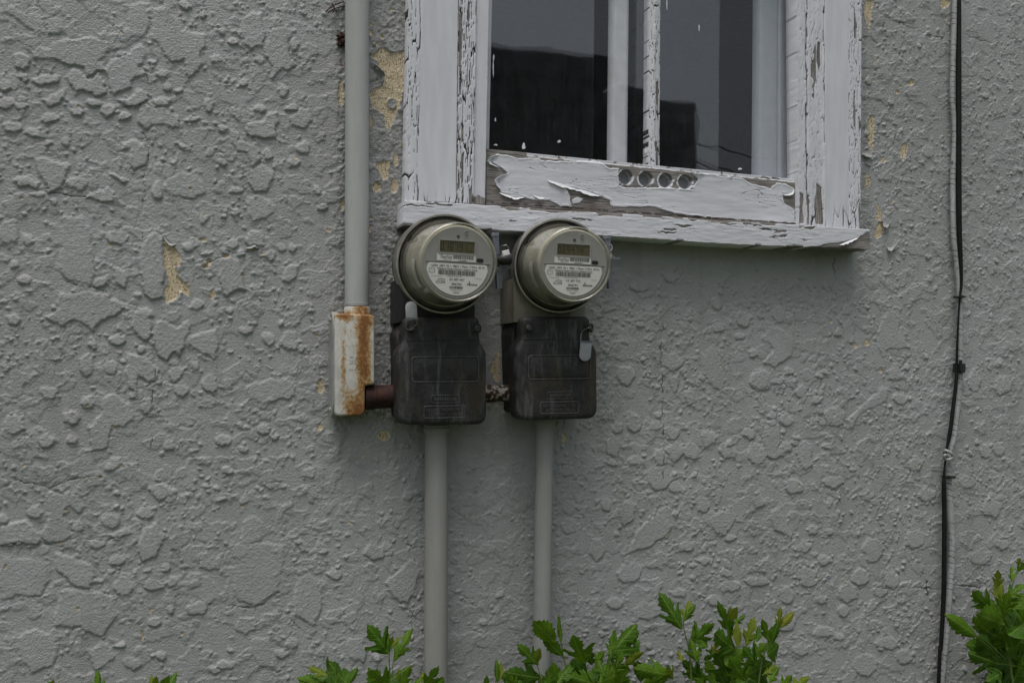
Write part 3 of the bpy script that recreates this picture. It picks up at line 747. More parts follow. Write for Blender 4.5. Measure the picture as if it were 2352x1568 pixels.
def flaky(x, z, sx, sz, seed, miss, crackw=.09):
    """paint broken into long flakes: returns lost mask, crack mask, per-flake lift"""
    x2 = x+.0022*fbm(x*60, z*25, seed+1, 3); z2 = z+.006*fbm(x*40, z*40, seed+2, 2)
    f1, f2, cid = worley(x2*sx, z2*sz, seed)
    cr = sstep(crackw, crackw*.4, f2-f1)
    return (cid < miss).astype(float), cr, (cid*7 % 1)

def bands(px, *ed):
    """soft window 0..1 for px between two values"""
    return sstep(ed[0]-1.2, ed[0]+1.2, px)*sstep(ed[1]+1.2, ed[1]-1.2, px)

def left_casing(px, py, x, z):
    lean = (938-929)/461*np.clip(py, 0, 480)
    u = px+lean*np.clip((1000-px)/60, 0, 1)
    b1 = bands(u, 930, 966); b2 = bands(px, 1054-py*.012, 1096-py*.015); b3 = bands(px, 1097-py*.015, 1140)
    low = sstep(300, 470, py)
    l1, c1_, f = flaky(x, z, 120, 11, 3, .08, .08); l2, c2_, f2_ = flaky(x, z, 240, 9, 9, .13, .13)
    l4, c4_, _ = flaky(x, z, 60, 10, 14, .12)
    n1 = fbm(x*40, z*14, 5, 4)
    lost = b1*l1*(n1 > -.05) + b2*l2*(n1 > -.12+.0*low)
    lost = np.maximum(lost, bands(px, 1078, 1122)*sstep(415, 460, py+55*n1))
    cr = b1*c1_*(.6+.6*(n1 > 0)) + b2*c2_*1.2 + .9*sstep(1.6, .5, np.abs(u-966-1.5*n1*4))*(fbm(x*3, z*9, 8, 2) > -.1) + sstep(1.8, .6, np.abs(px-(1054-py*.012)))*.9
    cr = cr + sstep(1.4, .5, np.abs(px-(1097-py*.015)))*.5
    cr = cr + sstep(425, 462, py)*c4_*bands(u, 966, 1054)*.9
    lost = np.clip(lost+sstep(.55, .9, cr*b2)*.7, 0, 1)
    h = -.0035*bands(px, 1054-py*.012, 1200) - .006*b3 + .0007*(1-lost)*(b1*f+b2*f2_) - .0012*np.clip(lost, 0, 1) - .0014*np.clip(cr, 0, 1)
    h = h+.0006*fbm(x*25, z*10, 12, 3)
    return h, {'wood': np.clip(lost, 0, 1), 'gap': np.clip(cr*.95, 0, 1)*(1-.3*lost), '_jx': .0012*fbm(x*0+z*45, z*0, 15, 3)}
relief('casing_board', [(939, -70), (1128, -70), (1117, 468), (929, 461)], .028, .05, 1.5, left_casing, M_PV, win)

def right_casing(px, py, x, z):
    b1 = bands(px, 1820, 1894); b3 = bands(px, 1950, 1990)
    n1 = fbm(x*40, z*12, 25, 4)
    l1, c1_, f = flaky(x, z, 150, 11, 23, .08, .08); l3, c3_, f3 = flaky(x, z, 170, 16, 27, .07, .11)
    lost = b1*l1*(n1 > -.02)*(px > 1858)+b3*l3*(n1 > 0)
    for poly in ([(1879,95),(1886,98),(1887,140),(1884,165),(1879,140)], [(1878,420),(1890,430),(1893,515),(1876,514),(1874,470)], [(1842,440),(1850,445),(1852,512),(1843,512)]):
        lost = np.maximum(lost, sstep(-1, 1, sdf(poly, px+6*n1, py)))
    cr = b1*c1_*.6+b3*c3_*.75 + sstep(1.5, .5, np.abs(px-1894-3*n1))*.7*(py < 330)+sstep(1.4, .5, np.abs(px-1857-4*n1))*.9+sstep(1.5, .5, np.abs(px-1950))*.4
    l4, c4_, _ = flaky(x, z, 60, 10, 34, .1); cr = cr+sstep(440, 500, py)*c4_*.8
    cr = np.clip(cr, 0, 1)
    h = -.008*bands(px, 1780, 1857)-.003*bands(px, 1857, 1893)+.0007*(1-lost)*(b1*f+b3*f3)-.0014*lost-.0014*cr+.0006*fbm(x*25, z*10, 32, 3)
    return h, {'wood': np.clip(lost, 0, 1), 'gap': cr*.9*(1-.3*lost), '_jx': .0012*fbm(x*0+z*45, z*0, 35, 3)}
relief('casing_board', [(1834, -70), (1980, -70), (1976, 526), (1839, 519)], .028, .05, 1.5, right_casing, M_PV, win)

T2 = lambda *p: tr(p, .3749, 906.5, 0)
T3 = lambda *p: tr(p, .375, 1408.75, 0)
paint_poly = T2((592,970),(640,945),(690,952),(760,972),(880,965),(900,985),(1050,990),(1250,987),(1320,1035),(1372,1030),(1376,1140)) + \
    T3((110,1152),(300,1150),(480,1160),(515,1095),(470,1052),(560,1065),(700,1082),(790,1092),(830,1120),(900,1142),(960,1152),(1000,1120),(1060,1130),(1112,1160),(1098,1192),(1030,1190),(1045,1245),(1108,1285),(1110,1350),(1130,1385),(900,1372),(600,1340),(380,1310),(250,1268),(0,1268)) + \
    T2((1325,1262),(1318,1230),(1250,1200),(1170,1168),(1100,1158),(1055,1148),(1065,1180),(1085,1270),(1010,1262),(950,1228),(850,1228),(780,1208),(730,1212),(700,1196),(650,1182),(632,1130),(640,1090),(690,1062),(650,1026),(600,1000))
holes = T3((75,1085),(198,1095),(320,1105),(440,1115))
def rail(px, py, x, z):
    n1 = fbm(x*60, z*90, 63, 4)
    d = sdf(paint_poly, px+5*n1, py+4*n1)
    wood = 1-sstep(-1.0, 1.0, d)
    extra = sdf(T2((1085,1225),(1120,1205),(1155,1220),(1130,1245),(1090,1250)), px, py); wood *= 1-sstep(-1, 1, extra)*.9
    lf1, lf2, lc = worley(x*16, z*150, 66)
    fine = sstep(.06, .02, lf2-lf1)*(fbm(x*9, z*20, 67, 2) > .12)
    h = .0014*(1-wood)+.0007*np.exp(-((d-2.5)/2.5)**2)*(d > 0)*(n1 > -.1)-.0006*fine+.0007*fbm(x*14, z*60, 68, 3)
    # putty line along the glass
    top = 343+(px-1118)*.0975
    put = sstep(8, 5, py-top-2*n1)*(px > 1210); wood = wood*(1-put*(n1 > -.25)); h = h-.002*put
    gap = fine*.6
    botline = 467+(px-1118)*.072
    g2_ = sstep(4.5, 1.5, np.abs(py-botline+3+3*n1)); wood = np.maximum(wood, g2_); gap = np.maximum(gap, g2_*.65*(n1 > -.1))
    for hx, hy in holes:
        r = np.hypot(px-hx, (py-hy)*.97)+.6*perlin(x*200, z*200, 69)
        ins = sstep(16.2, 14.6, r); ring = np.exp(-((r-18)/2.2)**2)*((py > hy-2) | (px < hx-8))
        wood = wood*(1-ins)*(1-ring*(n1 > -.15)); h = h*(1-ins)-.022*ins+.0004*ring
        gap = np.where(ins > .5, .52, gap)  # hole interiors coloured darker to read as shaded recesses
    return h, {'wood': np.clip(wood, 0, 1), 'gap': np.clip(gap, 0, 1)}
relief('bottom_rail', [(1118, 342), (1838, 412), (1841, 520), (1117, 469)], .008, .05, .9, rail, M_PH, win)

def sillf(px, py, x, z):
    ty = 459+(px-923)*.0634; by = 517+(px-920)*.051
    v = (py-ty)/(by-ty)
    n1 = fbm(x*26, z*120, 83, 4); l, c, f = flaky(x, z, 26, 260, 85, .13, .06)
    zone = (fbm(x*6, z*30, 88, 3) > .09)
    lost = l*zone*(n1 > -.05)*(v < .75)
    lost = np.maximum(lost, sstep(.16, .02, v+.22*n1+.05*fbm(x*80, z*10, 90, 2))*(px > 1150)*(px < 1850)*(fbm(x*11, z*0, 92, 3) > -.12))
    lost = np.maximum(lost, sstep(.90, .99, v+.12*n1)*(fbm(x*14, z*0, 94, 3) > .12))
    endp = [(1780,571),(1870,564),(1905,557),(1939,553),(1972,545),(1984,538),(1990,531),(2010,536),(2010,590),(1780,590)]
    lost = np.maximum(lost, sstep(-1, 1, sdf(endp, px+5*n1, py+4*n1)))
    cr = c*zone*.6*(fbm(x*30, z*60, 98, 2) > -.02)+sstep(.05, .0, v+.04*n1)*.5
    edge = np.clip(n1*3, -1, 1)
    h = .0012*(1-lost)+.0004*f*(1-lost)*zone-.0009*cr+.0006*n1
    return h, {'wood': np.clip(lost, 0, 1), 'gap': np.clip(cr, 0, 1)*(1-.3*lost), '_jz': .0016*fbm(x*50, z*0, 96, 3)*(np.abs(v-.5) > .45)-.0045*np.exp(-((px-1690)/190)**2)*v}
relief('sill', [(927, 459.5), (1997, 527), (1998, 572), (926, 517.5)], .062, .075, 1.4, sillf, M_PH, win)

def muntin(px, py, x, z):
    n1 = fbm(x*60, z*14, 103, 4); l, c, f = flaky(x, z, 190, 22, 105, .09, .10)
    lost = np.maximum(l*(n1 > 0), bands(px, 1507, 1514)*(py > 150)*(n1 > -.12)*.9)
    cr = c*(n1 > -.15)+sstep(1.3, .4, np.abs(px-1506-4*n1))*.8*(py > 95)
    h = .0012*(1-lost)*f-.0012*lost-.001*cr-.004*np.abs(px-1505)/12
    return h, {'wood': np.clip(lost, 0, 1), 'gap': np.clip(cr, 0, 1)*.8, '_jx': .001*fbm(x*0+z*40, z*0, 107, 3)}
relief('muntin', [(1494, -70), (1519, -70), (1516, 381), (1491, 378)], .0, .03, 1.2, muntin, M_PV, win)

def zero(w=0.0, g=0.0, amp=.0005):
    def f(px, py, x, z): return amp*fbm(x*30, z*8, 111, 3), {'wood': np.full(px.shape, w), 'gap': np.full(px.shape, g)}
    return f
# panes
def pane(quad, d, name, mat):
    v = [P(x, y, d) for x, y in quad]; v2 = [p+Vector((0, .003, 0)) for p in v]
    obj(name, v+v2, [(3, 2, 1, 0), (4, 5, 6, 7), (0, 1, 5, 4), (1, 2, 6, 5), (2, 3, 7, 6), (3, 0, 4, 7)], mat, win)
pane([(1108, -75), (1504, -75), (1503, 386), (1106, 352)], -.012, 'pane', M_GLASS)
pane([(1508, -75), (1850, -75), (1850, 420), (1507, 386)], -.012, 'pane', M_GLASS)
# paint smears on the glass
M_PAINT = plain('loose_white_paint', (.60, .61, .64), .5, var=.05)
for k, (x, y, rx, ry) in enumerate(((1203, 336, 4.5, 6), (1284, 325, 3.5, 3), (1139, 333, 5, 2), (1133, 160, 1.3, 16), (1134, 132, 1.6, 9), (1138, 275, 1.6, 4), (1606, 65, 1.2, 7), (1532, 10, 1.2, 10), (1484, 345, 3, 8), (1700, 388, 4, 2))):
    V = [P(px_, py_, -.0105) for px_, py_ in ell(x, y, rx, ry, 11, 0, .38, k)]; n_ = len(V)
    V2 = [v_+Vector((0, .0012, 0)) for v_ in V]
    obj('paint_smear', V+V2, [tuple(range(n_)), tuple(range(n_, 2*n_))[::-1]]+[(i, (i+1) % n_, n_+(i+1) % n_, n_+i) for i in range(n_)], M_PAINT, win)
def flake(pts, d, wpx, lift, ang, mat, parent, seed=0, name='paint_flake'):
    """loose curled paint: rooted along pts, its free edge wpx away in direction ang and lift metres off the surface"""
    p = smooth_path(pts, 14); r_ = random.Random(seed); V = []; Fc = []; m_ = 5
    for i, (x, y) in enumerate(p):
        e_ = math.sin(math.pi*min(1, max(0, i/13)))**.6*r_.uniform(.65, 1.15)
        for j in range(m_+1):
            t_ = j/m_; q_ = P(x+math.cos(ang)*wpx*t_*e_, y+math.sin(ang)*wpx*t_*e_, d+lift*e_*(t_**1.8)+.0004); V.append(q_)
    for i in range(13):
        for j in range(m_): a_ = i*(m_+1)+j; Fc.append((a_, a_+1, a_+m_+2, a_+m_+1))
    o = obj(name, V, Fc, mat, parent, True); md = o.modifiers.new('thickness', 'SOLIDIFY'); md.thickness = .0007; return o
flake(T2((935,1102),(1000,1120),(1060,1140),(1120,1160)), .0095, 7, .005, 1.9, M_PAINT, win, 1)
flake(T2((1100,1158),(1160,1165),(1200,1180),(1260,1200)), .0095, 8, .006, 1.7, M_PAINT, win, 2)
flake(T2((640,950),(602,968),(596,1000),(640,1025)), .0095, 9, .007, 3.3, M_PAINT, win, 3)
flake(T2((690,1066),(648,1085),(636,1120),(650,1160)), .0095, 8, .007, 3.0, M_PAINT, win, 4)
flake(T2((640,1180),(700,1196),(740,1210),(800,1206)), .0095, 5, .004, 1.6, M_PAINT, win, 5)
flake(T2((850,1195),(880,1205),(920,1212)), .0095, 6, .005, 1.2, M_PAINT, win, 6)
flake(T3((1040,1195),(1085,1185),(1108,1160)), .0095, 6, .005, .6, M_PAINT, win, 7)
flake(T3((470,1056),(520,1075),(560,1068)), .0095, 5, .004, -1.8, M_PAINT, win, 8)
flake(T3((1385,1500),(1440,1475),(1500,1455)), .0630, 6, .005, 1.4, M_PAINT, win, 9)
M_WALLP = plain('loose_grey_wall_paint', (.31, .315, .313), .55, var=.06)
C2 = lambda *p: tr(p, .3516, 0, 490)
C6 = lambda *p: tr(p, .2734, 1911, 183.75)
flake(C2((1072,150),(1100,185),(1125,200),(1148,200)), .002, 6, .007, 2.3, M_WALLP, house, 31)
flake(C2((1600,228),(1640,215),(1665,205),(1690,232)), .002, 5, .006, 1.3, M_WALLP, house, 32)
flake(C6((430,1130),(440,1190),(470,1215),(490,1190)), .002, 9, .008, 1.9, M_WALLP, house, 33)
flake(C6((465,1405),(510,1405),(550,1360)), .002, 8, .008, 1.8, M_WALLP, house, 34)
flake(C6((345,640),(300,620),(245,612)), .002, 8, .006, 1.5, M_WALLP, house, 35)
flake(tr([(45,400),(90,440),(125,480),(120,540)], .3516, 833, 0), .002, 10, .010, .3, M_WALLP, house, 36)
# the sash inside: glass, white stiles, jamb boards
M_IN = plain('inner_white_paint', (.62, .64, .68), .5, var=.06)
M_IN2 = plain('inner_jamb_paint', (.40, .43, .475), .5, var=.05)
relief('inner_stile', [(1411, -75), (1445, -75), (1440, 400), (1406, 400)], -.055, .03, 6, zero(), M_IN, win)
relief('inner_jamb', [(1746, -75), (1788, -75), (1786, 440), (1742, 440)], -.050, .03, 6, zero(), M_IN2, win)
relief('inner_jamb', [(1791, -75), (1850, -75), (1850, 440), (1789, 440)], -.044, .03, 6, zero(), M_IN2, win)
relief('inner_stile', [(1100, -75), (1132, -75), (1122, 400), (1100, 400)], -.055, .03, 6, zero(), M_IN, win)
pane([(1120, -75), (1366, -75), (1362, 400), (1118, 400)], -.075, 'inner_pane', M_GLASS2)
pane([(1440, -75), (1654, -75), (1650, 420), (1440, 400)], -.075, 'inner_pane', M_GLASS2)
# dark room behind
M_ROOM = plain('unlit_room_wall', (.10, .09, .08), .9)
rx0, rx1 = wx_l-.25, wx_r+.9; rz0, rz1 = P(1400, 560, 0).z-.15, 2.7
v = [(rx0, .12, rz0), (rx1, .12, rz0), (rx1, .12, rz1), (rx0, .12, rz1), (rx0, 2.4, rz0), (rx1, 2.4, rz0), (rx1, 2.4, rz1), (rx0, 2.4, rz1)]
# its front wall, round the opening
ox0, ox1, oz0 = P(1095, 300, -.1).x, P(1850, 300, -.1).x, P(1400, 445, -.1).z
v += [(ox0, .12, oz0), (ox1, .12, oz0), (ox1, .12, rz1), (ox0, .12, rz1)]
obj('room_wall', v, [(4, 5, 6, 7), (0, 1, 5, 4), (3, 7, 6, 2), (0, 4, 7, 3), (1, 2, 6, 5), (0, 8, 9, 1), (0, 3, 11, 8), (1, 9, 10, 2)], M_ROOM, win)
# reveal lining between wall face and room so no daylight leaks in
bm = bmesh.new()
add_box(bm, ((ox0+rx0)/2, .06, (rz0+rz1)/2), (ox0-rx0, .06, rz1-rz0)); bm_obj('reveal', bm, M_ROOM, win); bm = bmesh.new(); add_box(bm, ((ox1+rx1)/2, .06, (rz0+rz1)/2), (rx1-ox1, .06, rz1-rz0))
bm_obj('reveal', bm, M_ROOM, win)
bm = bmesh.new(); add_box(bm, ((ox0+ox1)/2, .085, (oz0+rz0)/2), (ox1-ox0, .06, oz0-rz0)); bm_obj('inner_ledge', bm, M_IN, win)
# upper end of the window out of frame: head board
bm = bmesh.new(); tz = P(1400, -70, .028).z
a = P(930, -70, .028).x; b = P(1985, -70, .028).x
add_box(bm, ((a+b)/2, -.01, 2.55), (b-a+.04, .06, .16)); bm_obj('head_board', bm, M_IN, win)
for nm, xx0, xx1 in (('casing_board', P(939, -70, .028).x, P(1128, -70, .028).x), ('casing_board', P(1834, -70, .028).x, P(1980, -70, .028).x)):
    zt = P((939 if xx0 < .8 else 1834), -69, .028).z
    bm = bmesh.new(); add_box(bm, ((xx0+xx1)/2, -.004, (zt+2.5)/2+.0), (xx1-xx0, .044, 2.5-zt-.02)); bm_obj(nm, bm, M_IN, win)

# =================================================================== things across the yard (seen in the glass)
M_SIDE = plain('dark_brown_siding', (.028, .024, .02), .8, var=.3)
M_ROOFD = plain('dark_shingles', (.05, .05, .052), .85, var=.3)
def yard_house(px0, px1, pyt, Y, deep, label, slope=0.0):
    a = mirror_pt(px0, pyt, Y); b = mirror_pt(px1, pyt+slope, Y)
    t = empty('neighbour_house', ((a.x+b.x)/2, Y, 0), label, 'house')
    bm = bmesh.new(); add_box(bm, ((a.x+b.x)/2, Y-deep/2, (a.z-.35)/2), (b.x-a.x, deep, a.z-.35)); bm_obj('wall', bm, M_SIDE, t)
    mb = MB(); k = 0; zz = .1
    while zz < a.z-.5:
        mb.box(((a.x+b.x)/2, Y+.012, zz), (b.x-a.x-.02, .02, .016)); zz += .2
    o = mb.build('siding_lap', M_SIDE, t); o['kind'] = 'stuff'
    bm = bmesh.new(); add_box(bm, ((a.x+b.x)/2, Y-deep/2, a.z-.17), (b.x-a.x+.3, deep+.4, .34)); bevel(bm, .03, 1); bm_obj('roof', bm, M_ROOFD, t)
    return t
yard_house(960, 1385, 92, -10.5, 6, 'dark flat roofed house across the yard, the taller one mirrored in the left pane')
yard_house(1392, 1570, 262, -10.5, 6, 'low dark house across the yard, mirrored at the foot of the right pane')
M_HAZE = plain('hazed_grey_house', (.10, .105, .11), .9)  # distance haze put into the colour as a paler grey
a = mirror_pt(1450, 200, -26); b = mirror_pt(1602, 236, -26)
t = empty('far_house', ((a.x+b.x)/2, -26, 0), 'haze-paled grey house far beyond the yard, faintly mirrored in the right pane', 'house')
bm = bmesh.new(); add_box(bm, ((a.x+b.x)/2, -28, b.z/2), (b.x-a.x, 4, b.z)); bm_obj('wall', bm, M_HAZE, t)
bm = bmesh.new(); add_box(bm, ((a.x+b.x)/2-1, -28, (a.z+b.z)/2), ((b.x-a.x)*.6, 4.2, a.z-b.z+.02)); bm_obj('roof', bm, M_HAZE, t)
for k, (ya, yb, sag) in enumerate(((345, 400, 10), (310, 372, 6), (352, 396, 14))):
    a = mirror_pt(1560, ya, -14); b = mirror_pt(1850, yb, -14); pts = []
    for i in range(25):
        s = (i/24)*1.6-.3; p = a.lerp(b, s); p.z -= 0.02*sag*(1-(2*s-1)**2); pts.append(p)
    o = obj('power_line', *tube_mesh(pts, .018 if k != 1 else .01, 6), M_BLACK)
    tag(o, ('thick black overhead line sagging lowest across the yard', 'thin black overhead line above the two thick ones', 'thick black overhead line twisted beside the lowest one')[k], 'cable', 'overhead lines across the yard')

# =================================================================== conduits
def pipe(name, pts, rad_px, d, mat, label, seg=28, parent=None):
    V3 = [P(x, y, d) for x, y in pts]
    r = rad_px*mpp(pts[0][0], pts[0][1], d)
    o = obj(name, *tube_mesh(V3, r, seg), mat, parent, True)
    return tag(o, label, 'conduit') if label else o
o = pipe('conduit', [(820.5, -400), (820, 300), (819.5, 700)], 27.2, .030, M_PIPE, 'long grey conduit running up the stucco wall from the rusty fitting')
t = empty('conduit', P(1001, 980, .035), 'thick beige grey conduit running down from under the left black meter box', 'conduit', 'conduits below the meter boxes')
pipe('tube', [(1002.5, 990), (1001, 1568), (999, 2400)], 26.6, .045, M_PIPE2, None, parent=t)
rr = 29*mpp(1003, 985, .045); p0 = P(1003, 975, .045); p1 = P(1003, 995, .045)
obj('coupling', *tube_mesh([p0, p0.lerp(p1, .3), p0.lerp(p1, .35), p0.lerp(p1, .65), p0.lerp(p1, .7), p1], [rr, rr, rr*1.06, rr*1.06, rr, rr*.97], 28), M_PIPE3, t, False)
t = empty('conduit', P(1248, 980, .035), 'slimmer grey conduit running down from under the right black meter box', 'conduit', 'conduits below the meter boxes')
pipe('tube', [(1251, 975), (1243, 1568), (1234, 2400)], 20.6, .045, M_PIPE3, None, parent=t)
rr = 23*mpp(1250, 970, .045); p0 = P(1252, 962, .045); p1 = P(1252, 984, .045)
obj('coupling', *tube_mesh([p0, p0.lerp(p1, .45), p0.lerp(p1, .5), p1], [rr*1.05, rr*1.05, rr, rr], 28), M_PIPE3, t, False)

# ------------------------------------------------------------------ prisms with rounded edges
def prism(outline, d0, d1, bev, seg=5, dome=0.0):
    """outline (photo units at the front plane d1) extruded from d0 to d1 towards the viewer with a rounded front edge"""
    n = len(outline); pts = [P(x, y, d1) for x, y in outline]
    A = sum(pts[i].x*pts[(i+1) % n].z-pts[(i+1) % n].x*pts[i].z for i in range(n))
    nrm = []
    for i in range(n):
        e1 = (pts[i]-pts[i-1]); e2 = (pts[(i+1) % n]-pts[i]); e1.normalize(); e2.normalize()
        m = Vector((e1.z+e2.z, 0, -e1.x-e2.x)); m.normalize(); k = 1/max(.5, math.sqrt(max(.05, (1+e1.dot(e2))/2)))
        nrm.append(m*k*(1 if A > 0 else -1))       # outward
    rings = [(0, d0)]+[(bev*(1-math.cos(math.pi/2*j/seg)), d1-bev+bev*math.sin(math.pi/2*j/seg)) for j in range(seg+1)]
    V = []; Fc = []
    for ins, d in rings:
        for i in range(n):
            p = pts[i]-nrm[i]*ins; V.append(Vector((p.x, -d, p.z)))
    for j in range(len(rings)-1):
        for i in range(n):
            i2 = (i+1) % n; Fc.append((j*n+i, j*n+i2, (j+1)*n+i2, (j+1)*n+i))
    Fc.append(tuple((len(rings)-1)*n+i for i in range(n))); Fc.append(tuple(range(n))[::-1])
    return V, Fc
def rounded(pts, rad, seg=5):
    """round the corners of a polygon; rad = one number or a list"""
    o = []; n = len(pts); rad = [rad]*n if not hasattr(rad, '__len__') else rad
    for i in range(n):
        p = Vector((*pts[i], 0)); a = Vector((*pts[i-1], 0)); b = Vector((*pts[(i+1) % n], 0))
        u = (a-p); v = (b-p); r = min(rad[i], u.length*.48, v.length*.48)
        s = p+u.normalized()*r; e = p+v.normalized()*r
        for k in range(seg+1):
            t = k/seg; q = s*(1-t)**2+p*2*t*(1-t)+e*t*t; o.append((q.x, q.y))
    return o
def prism_obj(name, outline, d0, d1, bev, mat, parent, seg=5):
    V, Fc = prism(outline, d0, d1, bev, seg)
    bm = bmesh.new(); vs = [bm.verts.new(v) for v in V]
    for f in Fc:
        try: bm.faces.new([vs[i] for i in f])
        except ValueError: pass
    bmesh.ops.recalc_face_normals(bm, faces=bm.faces)
    o = bm_obj(name, bm, mat, parent, True)
    for p_ in o.data.polygons:
        if len(p_.vertices) > 4: p_.use_smooth = False
    try: o.data.set_sharp_from_angle(angle=math.radians(38))
    except Exception: pass
    return o
def frame_obj(name, x0, y0, x1, y1, d, r, mat, parent, rad=6, skew=0.0):
    pts = rounded([(x0, y0), (x1, y0+skew), (x1, y1+skew), (x0, y1)], rad, 4)
    V3 = [P(x, y, d) for x, y in pts]
    V, Fc = tube_mesh(V3+[V3[0]], r, 6, False)
    return obj(name, V, Fc, mat, parent, True)
def wall_frame(px, py, d):
    """matrix: local x right, y up, z out of the wall, origin at the photographed point"""
    return Matrix.Translation(P(px, py, d)) @ Matrix(((1, 0, 0, 0), (0, 0, -1, 0), (0, 1, 0, 0), (0, 0, 0, 1)))

# ------------------------------------------------------------------ rusty conduit fitting
t = empty('conduit_fitting', P(815, 960, .03), 'white conduit fitting streaked with orange rust at the foot of the long conduit', 'conduit fitting')
body = rounded([(769, 719), (861, 722), (861, 882), (839, 886), (838, 955), (769, 955)], [7, 12, 5, 5, 16, 12])
prism_obj('body', body, .004, .066, .0045, M_RUSTP, t, 6)
r0 = 30.5*mpp(821, 712, .034)
pA = P(821, 726, .034); pB = P(821, 705, .034)
obj('hub', *tube_mesh([pA, pA.lerp(pB, .85), pB], [r0, r0, r0*.96], 32), M_RUSTP, t, True)
pC = P(820, 703.5, .032); pD = P(820, 698, .032)
obj('locknut', *tube_mesh([pC, pC.lerp(pD, .4), pC.lerp(pD, .45), pC.lerp(pD, .6), pC.lerp(pD, .62), pD], [r0*.93, r0*.93, r0*.88, r0*.88, r0*.93, r0*.93], 32), M_PIPE, t)
# oval cover plate on its left flank
xs = P(776, 840, .035).x
zt_, zb_ = P(766, 717, .035).z, P(766, 957.5, .035).z; yc_ = .034; rw = .027
def stadium(x, grow=0.0):
    o = []; w_ = rw+grow
    for k in range(13):
        a = math.pi*k/12; o.append(Vector((x, -yc_-w_*math.cos(a)*1.0, zt_-.034+.034*math.sin(a)+grow)))
    for k in range(13):
        a = math.pi*k/12; o.append(Vector((x, -yc_+w_*math.cos(a), zb_+.034-.034*math.sin(a)-grow)))
    return o
xs = P(757, 840, .02).x; xb = P(775, 840, .05).x
S1 = stadium(xb, .001); S2 = stadium(xs+.0015, .001); S3 = stadium(xs, -.001); n = len(S1)
Fc = []
for a_ in (0, 1):
    for i in range(n): i2 = (i+1) % n; Fc.append((a_*n+i, a_*n+i2, (a_+1)*n+i2, (a_+1)*n+i))
Fc.append(tuple(2*n+i for i in range(n)))
obj('cover_plate', S1+S2+S3, Fc, M_PLATE, t)
for zz in (zt_-.014, zb_+.014):
    M_ = Matrix.Translation((xs, -yc_, zz)) @ Matrix.Rotation(-math.pi/2, 4, 'Y')
    obj('screw', *lathe([(0.0001, .0032), (.003, .0028), (.0045, .001), (.0046, 0)], 14, M_), M_PLATE, t, True)
Mw = wall_frame(813, 835, .0660)
sz = 10*mpp(813, 835, .066)
Mw2 = Mw @ Matrix.Rotation(-math.pi/2, 4, 'Z')
mb = MB(); mb.add(text_mesh('LR 2', -.014, .012, -.005, .007, 0, Mw2, .0007, .01)); mb.add(text_mesh('C75', -.014, .012, .005, .007, 0, Mw2, .0007, .01))
mb.build('raised_lettering', M_RUSTP, t)
# nipples
def nipple(p0, p1, rpx, d, mat, label, threads=0):
    a = P(*p0, d); b = P(*p1, d); r = rpx*mpp(*p0, d); pts = []; rad = []
    for i in range(60):
        s = i/59; pts.append(a.lerp(b, s)); q = 1.0
        if threads and s > .62: q = 1+.03*math.sin(s*170)
        if s < .34: q *= 1.07
        rad.append(r*q)
    o = obj('pipe_nipple', *tube_mesh(pts, rad, 24), mat, None, True); return tag(o, label, 'pipe')
nipple((836, 912), (908, 910), 27, .040, M_RUST, 'dark rusty pipe nipple joining the rusty fitting to the left meter box')
nipple((1100, 904), (1180, 902), 20, .045, M_RUSTC, 'short rusty pipe nipple with white paint chips between the two meter boxes', 1)

